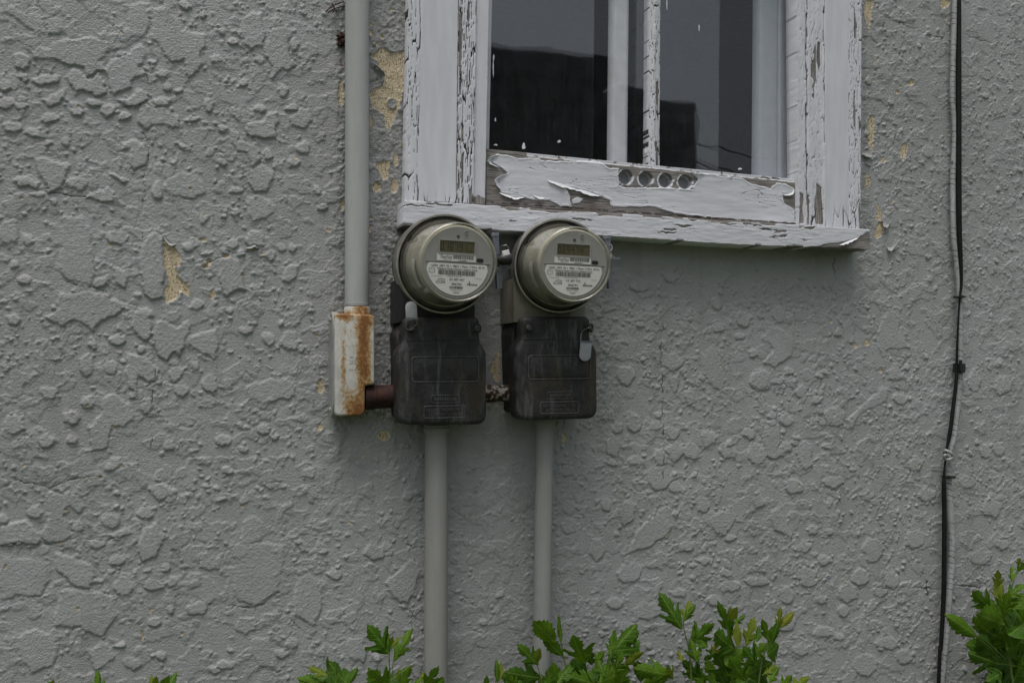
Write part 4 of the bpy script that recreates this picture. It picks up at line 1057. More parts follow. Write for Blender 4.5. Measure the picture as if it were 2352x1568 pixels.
# =================================================================== meter boxes
def meter_box(k, label):
    if k == 0:
        t = empty('meter_socket', P(1012, 975, .0), label, 'meter box', 'black meter sockets')
        back = rounded([(928, 731), (1085, 731), (1100, 790), (1100, 962), (915, 962), (912, 800), (909, 767)], [6, 4, 8, 12, 12, 4, 10])
        cover = rounded([(930, 728), (1103, 728), (1103, 786), (1118.5, 806), (1118.5, 975), (917, 976), (914, 808), (930, 786)], [15, 15, 12, 14, 24, 24, 14, 12])
        panel = (947, 820, 1099, 877, -1); e1 = (991.5, 908, 1054.5, 925, -1); e2 = (974, 933, 1068, 960, -1.5)
        neck = [(917, 640), (1091, 640), (1091, 740), (917, 740)]; nm = M_BLACK; cre = (934, 781, 1099); scr = ((946, 754), (1093, 754))
    else:
        t = empty('meter_socket', P(1270, 965, .0), label, 'meter box', 'black meter sockets')
        back = rounded([(1196, 706), (1340, 706), (1352, 790), (1352, 950), (1181, 950), (1176, 800), (1174, 761)], [4, 4, 8, 12, 12, 4, 10])
        cover = rounded([(1199, 726.5), (1357, 726.5), (1357, 783), (1373, 802), (1374, 961), (1190, 966), (1184, 802), (1199, 778)], [15, 15, 12, 14, 24, 24, 14, 12])
        panel = (1214.5, 817, 1356, 871, -2); e1 = (1257, 900, 1316, 916, -1); e2 = (1241.5, 924, 1329, 950, -2)
        neck = [(1180, 640), (1343, 640), (1343, 740), (1180, 740)]; nm = M_BEIGE; cre = (1204, 779, 1354); scr = ((1213, 753), (1352, 753))
    D = .112
    # the back casting, drawn at its own front plane
    prism_obj('back_box', back, .0, .066, .006, M_CAST, t)
    prism_obj('cover', cover, .064, D, .0095, M_CAST, t, 6)
    prism_obj('mounting_plate', neck, .001, .086, .002, nm, t, 2)
    if k: prism_obj('mounting_strip', [(1308, 640), (1343.5, 640), (1343.5, 738), (1308, 738)], .0862, .0875, .0006, plain('tan_metal_strip', (.22, .21, .175), .5), t, 1)
    # raised lip above the crease, frames, lettering
    a = P(cre[0], cre[1], D); b = P(cre[2], cre[1]-1, D)
    obj('crease', *tube_mesh([a+Vector((0, .0004, 0)), b+Vector((0, .0004, 0))], .0014, 6), M_CAST, t, True)
    inner = rounded([(panel[0]+3, panel[1]+3), (panel[2]-3, panel[1]+3+panel[4]), (panel[2]-3, panel[3]-3+panel[4]), (panel[0]+3, panel[3]-3)], 5, 3)
    prism_obj('label_panel', inner, D-.004, D+.0012, .0008, M_CAST, t, 2)
    frame_obj('panel_rim', panel[0], panel[1], panel[2], panel[3], D, .0015, M_CASTW, t, 6, panel[4])
    frame_obj('panel_rim', e1[0], e1[1], e1[2], e1[3], D, .0010, M_CASTW, t, 4, e1[4])
    frame_obj('panel_rim', e2[0], e2[1], e2[2], e2[3], D, .0012, M_CASTW, t, 4, e2[4])
    s = mpp((e2[0]+e2[2])/2, (e2[1]+e2[3])/2, D); w_ = (e2[2]-e2[0])*s*1.02; hh = (e2[3]-e2[1])*s
    Mw = wall_frame((e2[0]+e2[2])/2, (e2[1]+e2[3])/2-.5, D) @ Matrix.Rotation(math.radians(.6), 4, 'Z')
    mb = MB(); mb.add(text_mesh('DO NOT BREAK SEALS', -w_*.44, w_*.44, hh*.21, hh*.27, -.0002, Mw, .0012, .015)); mb.add(text_mesh('NO FUSES INSIDE', -w_*.37, w_*.39, -hh*.2, hh*.27, -.0002, Mw, .0012, .015))
    mb.build('raised_lettering', M_CASTW, t)
    w1 = (e1[2]-e1[0])*s; h1 = (e1[3]-e1[1])*s
    Mw = wall_frame((e1[0]+e1[2])/2, (e1[1]+e1[3])/2-.5, D)
    mb = MB()
    for i in range(9): mb.box((-w1*.38+i*w1*.095, 0, .0003), (w1*.06, h1*.42, .0009), Mw)
    o = mb.build('worn_lettering', M_CASTW, t)
    for i, (x, y) in enumerate(scr):
        Mw = wall_frame(x, y, D)
        bm = bmesh.new(); add_box(bm, (0, 0, .0005), (.020, .016, .005), Mw); bevel(bm, .002, 2); bm_obj('screw_boss', bm, M_CAST, t)
        h = obj('screw', *lathe([(.0001, .0075), (.0045, .0070), (.0058, .005), (.006, 0)], 20, Mw), M_STEELD, t, True)
        bm = bmesh.new(); add_box(bm, (0, 0, .0076), (.010, .0014, .0012), Mw @ Matrix.Rotation(.3 if i else 1.3, 4, 'Z')); bm_obj('slot', bm, M_BLACK, h)
    return t
meter_box(0, 'weathered black meter socket box with dusty embossed cover, joined to the rusty fitting')
meter_box(1, 'weathered black meter socket box with beige plate above and grey tag over its cover')
# ridge of old grey paint on left corner of the covers
# =================================================================== meters
def meter(ringc, ryp, frontc, d_ring, L, label, num1, num2, num3, lcd, code, k):
    c0 = P(*ringc, d_ring); c1_ = P(*frontc, d_ring+L)
    R = ryp*mpp(*ringc, d_ring)
    ax = (c1_-c0); Lr = ax.length; ax.normalize()
    up = Vector((0, 0, 1)); xa_ = up.cross(ax).normalized(); ya_ = ax.cross(xa_)
    roll = math.radians(-1.5)
    M = Matrix.Translation(c0) @ Matrix((xa_, ya_, ax)).transposed().to_4x4() @ Matrix.Rotation(roll, 4, 'Z')
    t = empty('electric_meter', c0, label, 'electric meter', 'round electric meters')
    Zf = Lr
    # steel sealing ring
    prof = [(.90, -.030), (.985, -.028), (.985, -.008), (1.0, -.002), (1.005, .004), (1.0, .010), (.985, .013), (.955, .013), (.945, .009), (.945, .0), (.90, -.002), (.90, -.030)]
    obj('sealing_ring', *lathe([(r*R, z) for r, z in prof], 128, M), M_STEEL, t, True)
    obj('base_drum', *lathe([(r*R, z) for r, z in ((.0001, -.026), (.92, -.026), (.975, -.026), (.975, -.045), (.92, -.05))], 96, M), M_STEELD, t, True)
    obj('base_flange', *lathe([(r*R, z) for r, z in ((.94, .002), (.90, .005), (.87, .004), (.85, .0), (.0001, .0))], 96, M), M_STEELD, t, True)
    def rm(th, z):
        a = math.degrees(th) % 360; zz = z/Zf
        up_ = 1 if a < 20 or a > 330 else 0
        s = 0.0
        if 148 < a < 156: s = (a-148)/8
        elif 156 <= a <= 285: s = 1.0
        elif 285 < a < 330: s = (330-a)/45
        elif 20 < a <= 148 or True: s = 0.0
        dip = -.05*math.exp(-((a-150)/4.5)**2)*max(0, 1-zz*1.3)
        return 1+(.045*s*max(0, 1-zz*1.1)) + dip
    prof = [(.87, .006), (.875, .012), (.86, .018), (.845, .03), (.825, Zf*.4), (.80, Zf*.62), (.775, Zf*.82), (.765, Zf*.93)]
    obj('glass_cover', *lathe([(r*R, z) for r, z in prof], 160, M, rm), M_COVER, t, True)
    prof = [(.765, Zf*.93), (.76, Zf*.97), (.748, Zf*.995), (.728, Zf*1.005), (.706, Zf*.998), (.694, Zf*.985)]
    obj('glass_rim', *lathe([(r*R, z) for r, z in prof], 128, M), M_RIM, t, True)
    prof = [(.694, Zf*.985), (.4, Zf*.99), (.0001, Zf*.992)]
    obj('glass_front', *lathe([(r*R, z) for r, z in prof], 96, M), M_GLASSF, t, True)
    zf = Zf*.955; a = .672*R
    obj('inner_body', *lathe([(r*R, z) for r, z in ((.80, .006), (.79, Zf*.2), (.755, Zf*.25), (.74, Zf*.6), (.715, Zf*.9), (.685, zf*.992))], 96, M), M_DIALS, t, True)
    obj('dial_plate', *lathe([(r*R, z) for r, z in ((.685, zf*.992), (.672, zf), (.0001, zf))], 96, M), M_DIAL, t, False)
    e = .0004
    u = lambda x, y, z: M @ Vector((x*a, y*a, z))
    def U(mb, x0, x1, y0, y1, z): mb.add(([u(x0, y0, z), u(x1, y0, z), u(x1, y1, z), u(x0, y1, z)], [(0, 1, 2, 3)]))
    MT = M @ Matrix.Diagonal((a, a, 1, 1))
    # ledge line across the dial
    mb = MB(); mb.box((0, .005*a, zf+.0006), (1.86*a, .012*a, .0016), M); mb.build('dial_ledge', M_DIAL, t)
    # display
    mb = MB(); x0, x1, y0, y1 = -.55, .45, .27, .60; b_ = .035
    for q in ((x0-b_, x1+b_, y1, y1+b_), (x0-b_, x1+b_, y0-b_*1.3, y0), (x0-b_, x0, y0, y1), (x1, x1+b_, y0, y1)):
        mb.box(((q[0]+q[1])/2*a, (q[2]+q[3])/2*a, zf+.0008), ((q[1]-q[0])*a, (q[3]-q[2])*a, .0020), M)
    mb.build('display_bezel', M_DIAL, t)
    mb = MB(); U(mb, x0, x1, y0, y1, zf+.0005); dsp = mb.build('display', M_LCD, t)
    seg = {'0': 'abcdef', '1': 'bc', '2': 'abged', '3': 'abgcd', '4': 'fgbc', '5': 'afgcd', '6': 'afgedc', '7': 'abc', '8': 'abcdefg', '9': 'abcdfg', '-': 'g', '_': 'd', ' ': ''}
    mb = MB(); cw = .135; ch = .10
    for i, c in enumerate(lcd):
        xx = x0+.03+i*cw; yy = (y0+y1)/2-.005; w_, th = .085, .018
        for s_ in seg[c]:
            q = {'a': (0, w_, ch-th, ch), 'g': (0, w_, -th/2, th/2), 'd': (0, w_, -ch, -ch+th), 'f': (0, th, 0, ch), 'b': (w_-th, w_, 0, ch), 'e': (0, th, -ch, 0), 'c': (w_-th, w_, -ch, 0)}[s_]
            U(mb, xx+q[0], xx+q[1], yy+q[2], yy+q[3], zf+.0008)
    mb.build('digits', M_SEG, dsp)
    # upper strip label
    mb = MB(); U(mb, -.62, .50, .035, .235, zf+.0010); sl = mb.build('strip_label', M_LBL, t)
    mb = MB(); mb.add(text_mesh('FlexNet', -.51, -.18, .145, .11, zf+.0013, MT, 0, .0)); mb.add(text_mesh('MODEL 510R', -.42, -.21, .065, .028, zf+.0013, MT)); mb.add(text_mesh(num3, 0, .24, .058, .04, zf+.0013, MT, 0, .01))
    r_ = random.Random(code); x = -.15
    def bars(mb, x0, x1, y0, y1, z, seed):
        r_ = random.Random(seed); x = x0
        while x < x1-.02:
            w_ = r_.choice((.008, .008, .014, .02)); mb.box(((x+w_/2)*a, (y0+y1)/2*a, z), (w_*a, (y1-y0)*a, .0001), M); x += w_+r_.choice((.008, .008, .013))
    bars(mb, -.15, .46, .10, .205, zf+.0013, code)
    mb.build('print', M_INK, sl)
    mb = MB(); pts = rounded([(.53, .04), (.73, .04), (.73, .15), (.53, .15)], .06, 4)
    mb.add(([u(x, y, zf+.0011) for x, y in pts], [tuple(range(len(pts)))])); mb.build('optical_port', M_BLACK, t)
    # name plate: a circle segment
    out_ = []
    rp = .925
    for i in range(33):
        th = math.radians(180+8+i*(164/32)); out_.append((rp*math.cos(th)*(1 if math.cos(th) < 0 else .96), rp*math.sin(th)*1.0))
    out_ = [(-rp*.985, -.035)]+out_+[(rp*.945, -.035)]
    out_ = rounded([(-.86, -.03)] + [(p[0], p[1]) for p in out_[2:-2]] + [(.83, -.03)], [.05]+[.002]*(len(out_)-4)+[.05], 3)
    mb = MB(); mb.add(([u(x, y, zf+.0012) for x, y in out_], [tuple(range(len(out_)))])); npl = mb.build('name_plate', M_LBL, t)
    zt = zf+.0016; mb = MB()
    mb.add(text_mesh('1-200A  240V  Kh 1  FM2S  1 Phase  3 Wire  60 Hz', -.79, .77, -.105, .062, zt, MT, 0, .012))
    mb.add(text_mesh('Welland Hydro-Electric System Corp.', -.60, .57, -.195, .072, zt, MT, 0, .012))
    bars(mb, -.56, .53, -.355, -.225, zt, code+1)
    mb.add(text_mesh('*IBA0'+num1.replace(' ', '')+'      *', -.32, .28, -.385, .030, zt, MT))
    mb.add(text_mesh('AE2S4M022000000', -.77, -.46, -.41, .02, zt, MT)); mb.add(text_mesh('TYPE iSA1', .50, .70, -.43, .024, zt, MT))
    mb.add(text_mesh(num1, -.24, .20, -.475, .062, zt, MT, 0, .012)); mb.add(text_mesh(num2, -.17, .12, -.605, .062, zt, MT, 0, .012))
    bars(mb, -.22, .18, -.735, -.665, zt, code+2)
    mb.add(text_mesh('Watthour Meter', -.19, .14, -.775, .028, zt, MT)); mb.add(text_mesh('03/09', -.10, .06, -.842, .045, zt, MT, 0, .01))
    mb.add(text_mesh('iCON', -.62, -.36, -.56, .085, zt, MT, 0, .01)); mb.add(text_mesh('sensus', .28, .58, -.60, .05, zt, MT, 0, .02))
    for i in range(10):   # swoosh over the left mark
        x = -.56+i*.02; y = -.492+.02*math.sin(i/9*math.pi); mb.box(((x+.01)*a, y*a, zt), (.024*a, .013*a, .0001), M)
    for i in range(3): mb.box((.345*a, (-.515-i*.022)*a, zt), (.035*a, .012*a, .0001), M)
    star = []
    for i in range(12):
        th = math.pi/2+i*math.pi/6; rr = .105 if i % 2 == 0 else .061; star.append(u(-.745+rr*math.cos(th), -.24+rr*math.sin(th), zt))
    V, Fs = tube_mesh(star+[star[0]], .00022, 4, False); mb.add((V, Fs)); mb.add(text_mesh('UPC', -.78, -.71, -.23, .022, zt, MT))
    mb.build('print', M_INK, npl)
    # status screw and key mark
    MM = M @ Matrix.Translation((-.03*a, .735*a, zf)); obj('status_lamp', *lathe([(.0001, .0006), (.030*a, .0014), (.045*a, .0004)], 18, MM), M_STEELD, t, True)
    MM = M @ Matrix.Translation((.20*a, .85*a, zf)); o = MB().add(lathe([(.062*a, .0001), (.056*a, .0014), (.046*a, .0014), (.040*a, .0004)], 24, MM)).add(lathe([(.018*a, .0002), (.012*a, .001), (.0001, .001)], 16, MM))
    for s_ in (-1, 1): o.box(((.20+s_*.032)*a, .70*a, zf+.0004), (.010*a, .17*a, .0012), M)
    o.build('key_mark', M_DIAL, t, True)
    # side sticker inside the glass
    V = []; Fc = []
    for i in range(9):
        th = math.radians(176+i*5.4)
        for z in (Zf*.42, Zf*.66): V.append(M @ Vector((.765*R*math.cos(th), .765*R*math.sin(th), z)))
        if i: Fc.append((2*i-2, 2*i-1, 2*i+1, 2*i))
    obj('side_sticker', V, Fc, M_LBL, t, True)
    # ring clamp with its flanges and thumb screw, on the right of the ring
    Mc = M @ Matrix.Rotation(math.radians(6), 4, 'Z') @ Matrix.Translation((R*1.045, 0, 0))
    cl = obj('ring_clamp', [], [], None, t)
    cl2 = MB(); s = R/.09
    for (cx, cy, sx_, sy_, sz_) in ((.004, .030, .010, .034, .012), (.006, -.034, .010, .030, .012), (.012, .008, .030, .004, .016), (.012, -.012, .030, .004, .016)):
        cl2.box((cx*s, cy*s, .002), (sx_*s, sy_*s, sz_), Mc)
    bpy.data.objects.remove(cl); cl = cl2.build('ring_clamp', M_DGREY, t)
    obj('thumb_screw', *lathe([(.0001, 0), (.0075*s, 0), (.0075*s, .006*s), (.0001, .006*s)], 14, Mc @ Matrix.Translation((.004*s, .047*s, .002)) @ Matrix.Rotation(-math.pi/2, 4, 'X')), plain('blue_grey_plastic', (.17, .185, .21), .5), cl)
    pts = [Mc @ Vector((.007*s+.0026*s*math.cos(i*.9), (-.011+.018*i/60)*s, .004+.0026*math.sin(i*.9))) for i in range(61)]
    obj('spring', *tube_mesh(pts, .0006, 5), M_STEELD, cl, True)
    return t, M, R
M_GLASSF = mat_glass('aged_meter_glass_front', tint=(.985, .98, .96), haze=.015, hazecol=(.5, .48, .38), rough=.02, gain=.7)
m1 = meter((1020, 607), 114.5, (1054, 603), .100, .118, 'round electric meter reading 016191, the left one, with nameplate number 23 287 667', '23 287 667', '906705', '41350481', '016191_', 11, 0)
m2 = meter((1283, 611), 108.5, (1321, 608), .100, .118, 'round electric meter reading 069474, the right one, with nameplate number 23 287 753', '23 287 753', '906791', '49630357', '069474 -', 29, 1)

# ------------------------------------------------------------------ seals
def loop(pts, d, r, mat, name, parent): return obj(name, *tube_mesh([P(x, y, dd) for x, y, dd in smooth_path([(a, b, c) for a, b, c in pts], 40)], r, 6), mat, parent, True)
t = empty('seal', P(1160, 580, .12), 'wire seal with a small white clip hooked through the clamp between the two meters', 'seal')
loop([(1147, 575, .125), (1152, 566, .135), (1162, 563, .14), (1168, 568, .14), (1171, 582, .135)], 0, .0006, M_WIRE, 'wire', t)
bm = bmesh.new(); add_box(bm, (0, 0, 0), (.014, .010, .004), wall_frame(1162, 581, .135) @ Matrix.Rotation(.25, 4, 'Z')); bevel(bm, .001, 1); bm_obj('clip', bm, M_LBL, t)
o = obj('barrel_lock', *tube_mesh([P(1150, 596, .125), P(1151.5, 596, .126), P(1172, 594, .128), P(1174, 594, .128)], [.009, .0115, .0115, .009], 20), M_BLACK, None, True); tag(o, 'round black barrel lock between the two meters', 'lock')
t = empty('seal', P(1404, 575, .12), 'tangled thin wire seal on the clamp at the right of the right meter', 'seal')
loop([(1396, 564, .12), (1404, 562, .125), (1406, 572, .13), (1401, 578, .13), (1406, 586, .13), (1411, 590, .13), (1404, 592, .13), (1403, 580, .12), (1398, 572, .12)], 0, .0006, M_WIRE, 'wire', t)
def seal_tag(top, bot, w_, d, tip_up, label, wirepts):
    t = empty('seal_tag', P(*top, d), label, 'seal tag')
    (x0, y0), (x1, y1) = top, bot
    ux, uy = x1-x0, y1-y0; Ln = math.hypot(ux, uy); ux /= Ln; uy /= Ln; nx, ny = -uy, ux
    pts = [(x0+nx*w_, y0+ny*w_), (x0-nx*w_, y0-ny*w_)]
    for k in range(9):
        a_ = math.pi*k/8; pts.append((x1-ux*w_-nx*w_*math.cos(a_)+ux*w_*math.sin(a_), y1-uy*w_-ny*w_*math.cos(a_)+uy*w_*math.sin(a_)))
    prism_obj('tag', pts, d-.0025, d, .0006, M_TAG, t, 2)
    bm = bmesh.new(); add_box(bm, (0, 0, 0), (w_*2*mpp(x0, y0, d)*1.04, .003, .005), wall_frame(x0, y0, d-.001)); bm_obj('tag_end', bm, M_DGREY, t)
    loop(wirepts, 0, .0006, M_WIRE, 'wire', t)
seal_tag((946, 731), (944, 692), 13, .126, True, 'pale grey plastic seal tag standing upright above the left screw of the left meter box', [(934, 732, .126), (932, 745, .124), (933, 754, .12), (944, 757, .12), (950, 750, .12), (957, 744, .122), (955, 732, .126)])
seal_tag((1347, 784), (1343, 829), 13, .124, False, 'pale grey plastic seal tag hanging from the right screw of the right meter box', [(1334, 783, .124), (1335, 768, .122), (1341, 758, .12), (1356, 752, .12), (1362, 762, .12), (1358, 775, .122), (1357, 783, .124)])

# =================================================================== cables on the right
def cable_obj(name, keys, d, mat, parent, n=400, ripple=0.0, per=12, seg=14):
    pts = smooth_path(keys, n); V3 = []; rad = []
    att = []
    for i, (x, y, r) in enumerate(pts):
        V3.append(P(x, y, d)); ph = (y/per) % 1; q = 1+(.10*ph*ripple if ripple else 0); rad.append(max(.2, r)*mpp(x, y, d)*q)
    return obj(name, *tube_mesh(V3, rad, seg), mat, parent, True)
def mat_wrap():
    n = N('grey_painted_tape_wrap')
    x, y, z = n.xyz(); zz = n.math('ADD', n.math('ADD', z, n.math('MULTIPLY', x, .35)), n.math('MULTIPLY', n.noise(30, 3), .010))
    wv = n.math('FRACT', n.math('MULTIPLY', zz, 78.0))
    line = n.math('MULTIPLY', n.ramp(wv, .20, .08), n.ramp(n.noise(40, 3), .42, .56))
    c = n.mix(n.ramp(n.noise(60, 5, stretch=(1, 1, .5)), .35, .7), (.30, .31, .31), (.37, .375, .38))
    c = n.mix(n.ramp(n.noise(90, 4, stretch=(2, 2, .6), off=(1, 2, 3)), .63, .70, 0, .8), c, (.05, .05, .05))
    c = n.mix(line, c, (.04, .04, .04))
    return n.done(n.bsdf(c, .55, 0, .35, n.bump(wv, .0006, .4)))
M_WRAP = mat_wrap()
o = cable_obj('cable', [(2194, -60, 6), (2193, 0, 6), (2188.5, 152, 6), (2187.5, 230, 6), (2193, 305, 6), (2188.5, 406, 6), (2189.5, 533, 6), (2197.6, 610, 6), (2203.7, 681, 6.5), (2205, 796, 6.5), (2204, 870, 7),
    (2198, 944, 7), (2190, 1003, 7), (2179.5, 1042, 7.5), (2177.5, 1092, 7.5), (2182, 1165, 7.5), (2186.5, 1239, 7.5), (2184, 1313, 7.5), (2179, 1377, 7.5), (2173, 1460, 7.5), (2166, 1534, 7), (2160, 1640, 7), (2140, 2300, 7)], .016, M_WRAP, None, 700, .25)
tag(o, 'grey painted tape wrapped cable running down the wall beside the black cable', 'cable')
o = cable_obj('cable', [(2203, -60, 4.5), (2203, 60, 4.8), (2202, 152, 6), (2202, 300, 6.3), (2202, 406, 6.3), (2203, 520, 6), (2206, 590, 5), (2208, 650, 3.4), (2203, 700, 2.2), (2198.5, 796, 2.6), (2196.5, 870, 3.6), (2190, 929, 4.2),
    (2182, 993, 4.4), (2174.6, 1032, 2.8), (2170, 1071, 2.2), (2168, 1100, 3.6), (2168, 1116, 5), (2169, 1190, 5.2), (2168.7, 1288, 5.4), (2167, 1377, 5.2), (2161, 1485, 4.4), (2156, 1568, 4), (2135, 2300, 4)], .024, M_CABLE, None, 500)
tag(o, 'bare black rubber cable snaking down the wall beside the grey wrapped one', 'cable')
def tie(x, y, w_, h_, label, d=.030):
    bm = bmesh.new(); Mw = wall_frame(x, y, d-.01); s = mpp(x, y, d)
    add_box(bm, (0, 0, 0), (w_*s, h_*s, .026), Mw @ Matrix.Rotation(random.uniform(-.08, .08), 4, 'Z')); bevel(bm, .0012, 2)
    add_box(bm, (-w_*.42*s, h_*.25*s, .012), (w_*.3*s, h_*1.3*s, .006), Mw)
    o = bm_obj('cable_clip', bm, M_BLACK); tag(o, label, 'cable clip')
tie(2204, 682, 17, 4, 'thin black cable tie round both cables level with the foot of the meters')
tie(2203, 845, 15, 21, 'square black clip on the cables at mid height')
tie(2179, 1095, 20, 5, 'thin black cable clip just below the knot in the wrapped cable')
keys = [(2168, 1040, .02), (2172, 1034, .03), (2184, 1040, .034), (2188, 1048, .03), (2178, 1055, .034), (2170, 1052, .03), (2172, 1044, .034), (2186, 1052, .03)]
o = obj('cable_knot', *tube_mesh([P(a_, b_, c_) for a_, b_, c_ in smooth_path(keys, 40)], .0034, 8), M_WRAP, None, True); tag(o, 'knot of grey tape bulging on the wrapped cable', 'tape')
# dried root remains by the conduit, top
bm_pts = [((748, 28), (764, 14), (790, 4)), ((752, 30), (770, 20), (792, 14)), ((762, 8), (768, 20), (764, 30)), ((772, 84), (780, 78), (794, 86)), ((775, 100), (786, 96), (793, 108))]
mb = MB()
for q_ in bm_pts: mb.add(tube_mesh([P(a_, b_, .008) for a_, b_ in smooth_path(q_, 10)], .0012, 5))
o = mb.build('dried_root', M_RUST, None, True); tag(o, 'dark dried vine root clinging to the stucco left of the long conduit', 'root')
mb = MB()
for x, y, r in ((783, 84, 8), (788, 96, 9), (781, 102, 6)):
    c = P(x, y, .005); bm = bmesh.new(); bmesh.ops.create_icosphere(bm, subdivisions=2, radius=r*mpp(x, y), matrix=Matrix.Translation(c))
    for v_ in bm.verts: v_.co += Vector((random.uniform(-1, 1), random.uniform(-1, 1), random.uniform(-1, 1)))*.0015
    mb.add(([v_.co.copy() for v_ in bm.verts], [tuple(v_.index for v_ in f.verts) for f in bm.faces])); bm.free()
o = mb.build('rusty_strap_stub', M_RUST); tag(o, 'rusty broken strap stub on the wall left of the long conduit', 'bracket')

# =================================================================== plants
OUT = [
 [(.015,0),(.07,.03),(.15,.10),(.22,.19),(.27,.28),(.35,.34),(.34,.42),(.45,.50),(.40,.56),(.36,.55),(.27,.50),(.15,.44),(.115,.48),(.14,.55),(.215,.62),(.17,.67),(.205,.75),(.13,.78),(.135,.86),(.075,.89),(.045,.96),(0,1)],
 [(.012,0),(.05,.05),(.10,.14),(.15,.24),(.24,.31),(.22,.38),(.31,.48),(.26,.51),(.18,.47),(.10,.45),(.09,.50),(.17,.59),(.135,.64),(.175,.73),(.11,.77),(.11,.86),(.055,.89),(.035,.96),(0,1)],
 [(.012,0),(.05,.06),(.11,.16),(.135,.25),(.19,.32),(.16,.38),(.21,.46),(.165,.51),(.19,.59),(.145,.64),(.155,.72),(.10,.77),(.095,.86),(.045,.90),(.03,.96),(0,1)],
 [(.01,0),(.09,.05),(.18,.12),(.27,.21),(.36,.27),(.33,.34),(.42,.43),(.36,.48),(.28,.47),(.22,.50),(.29,.58),(.25,.63),(.29,.71),(.20,.74),(.20,.82),(.12,.86),(.08,.93),(0,1)]]
def leaf_mesh(o, seed, fold, bend, wave):
    r = random.Random(seed); V = []; Fc = []; n = len(o)
    ym = [max(0, y-.75*x) for x, y in o]
    for i in range(1, n): ym[i] = max(ym[i], ym[i-1]+.004)
    ym[-1] = 1.0
    def zf(x, y): return -fold*abs(x)+bend*(y*y) + wave*math.sin(y*11+seed)*x
    cols = []
    for s in (-1, 0, 1):
        if s == 0: continue
    mid = []
    for i in range(n): mid.append(len(V)); V.append((0, ym[i], zf(0, ym[i])))
    for s in (-1, 1):
        h = []; e = []
        for i, (x, y) in enumerate(o):
            x2 = x*s*(1+r.uniform(-.08, .08)); y2 = y+r.uniform(-.012, .012) if 0 < i < n-1 else y
            xm, ymm = x2*.5, (y2+ym[i])/2
            h.append(len(V)); V.append((xm, ymm, zf(xm, ymm)+.012)); e.append(len(V)); V.append((x2, y2, zf(x2, y2)))
        for i in range(n-1):
            a = (mid[i], mid[i+1], h[i+1], h[i]); b = (h[i], h[i+1], e[i+1], e[i])
            Fc += [a, b] if s < 0 else [a[::-1], b[::-1]]
    me = bpy.data.meshes.new('leaf'); me.from_pydata(V, [], Fc); me.update()
    me.polygons.foreach_set('use_smooth', [True]*len(me.polygons)); return me
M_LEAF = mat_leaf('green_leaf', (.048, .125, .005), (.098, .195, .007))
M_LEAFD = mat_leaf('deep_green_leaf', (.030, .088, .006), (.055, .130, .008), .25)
M_LEAFY = mat_leaf('young_bronze_leaf', (.14, .20, .012), (.20, .19, .02), .4)
M_STEM = plain('green_stem', (.10, .14, .035), .6)
LM = {}
for nm, m_ in (('g', M_LEAF), ('d', M_LEAFD), ('y', M_LEAFY)):
    for i in range(4):
        for j in range(3):
            me = leaf_mesh(OUT[i], i*7+j*3, (.25, .45, .7)[j], (-.16, .08, -.28)[j], (.12, .2, .16)[j]); me.materials.append(m_); LM[(nm, i, j)] = me
def leaf(parent, b, t_, d=.12, kind='g', shp=None, w_=1.0, tilt=None, dd=None):
    r = random
    d2 = d+(dd if dd is not None else r.uniform(-.018, .03))
    B = P(*b, d); T = P(*t_, d2); Y = T-B; Ln = Y.length; Y.normalize()
    view = (CAM-B).normalized(); Zx = (view-Y*view.dot(Y)).normalized(); Xx = Y.cross(Zx)
    a = r.uniform(-.55, .55) if tilt is None else tilt
    Z2 = Zx*math.cos(a)+Xx*math.sin(a); X2 = Y.cross(Z2)
    shp = r.randrange(4) if shp is None else shp
    if kind == 'y' and shp in (0, 3): shp = 2
    o = bpy.data.objects.new('leaf', LM[(kind, shp, r.randrange(3))]); COL.objects.link(o)
    o.matrix_world = Matrix.Translation(B) @ Matrix((X2, Y, Z2)).transposed().to_4x4() @ Matrix.Diagonal((Ln*w_, Ln, Ln, 1))
    o.parent = parent; o.matrix_parent_inverse = parent.matrix_world.inverted()
    return o
def stem(parent, pts, d, r=.0016, r1=None):
    p = [P(x, y, dd) if False else P(x, y, d) for x, y in smooth_path(pts, 16) for dd in (0,)]
    n = len(p); r1 = r*.5 if r1 is None else r1
    # carry the stem on to the ground
    foot = Vector((p[0].x+random.uniform(-.05, .05), p[0].y+random.uniform(-.01, .03), 0.0))
    return obj('stem', *tube_mesh(p, [r+(r1-r)*i/(n-1) for i in range(n)], 7), M_STEM, parent, True)
def trunk(parent, px, d, py=1600, n=3):
    top = P(px, py, d); base = Vector((top.x, min(top.y, -.08), 0))
    for i in range(n):
        b = base+Vector((random.uniform(-.04, .04), random.uniform(-.03, .03), 0)); tp = top+Vector((random.uniform(-.07, .07), random.uniform(-.02, .02), 0))
        m_ = b.lerp(tp, .5)+Vector((random.uniform(-.03, .03), 0, 0))
        obj('stem', *tube_mesh([b, b.lerp(m_, .5), m_, m_.lerp(tp, .6), tp], [.006, .005, .004, .003, .002], 8), M_STEM, parent, True)
TA = lambda x, y: (674+x*.3646, 1347.5+y*.3646)
TB = lambda x, y: (1409+x*.401, 1262+y*.401)
TC = lambda x, y: (x*.4167, 1041+y*.4167)
def plant(px, d, label, n=3, py=1620):
    p = P(px, 1500, d); t = empty('shrub', (p.x, min(p.y, -.08), 0), label, 'shrub', 'leafy shrubs along the foot of the wall'); bpy.context.view_layer.update(); trunk(t, px, d, py, n); return t
def leaves(t, T, rows, d):
    for row in rows:
        b, tt = row[0], row[1]; k = row[2] if len(row) > 2 else 'g'; s = row[3] if len(row) > 3 else None; w_ = row[4] if len(row) > 4 else 1.0
        leaf(t, T(*b), T(*tt), d+(0.02 if k != 'd' else -.015)+random.uniform(-.012, .012), k, s, w_)
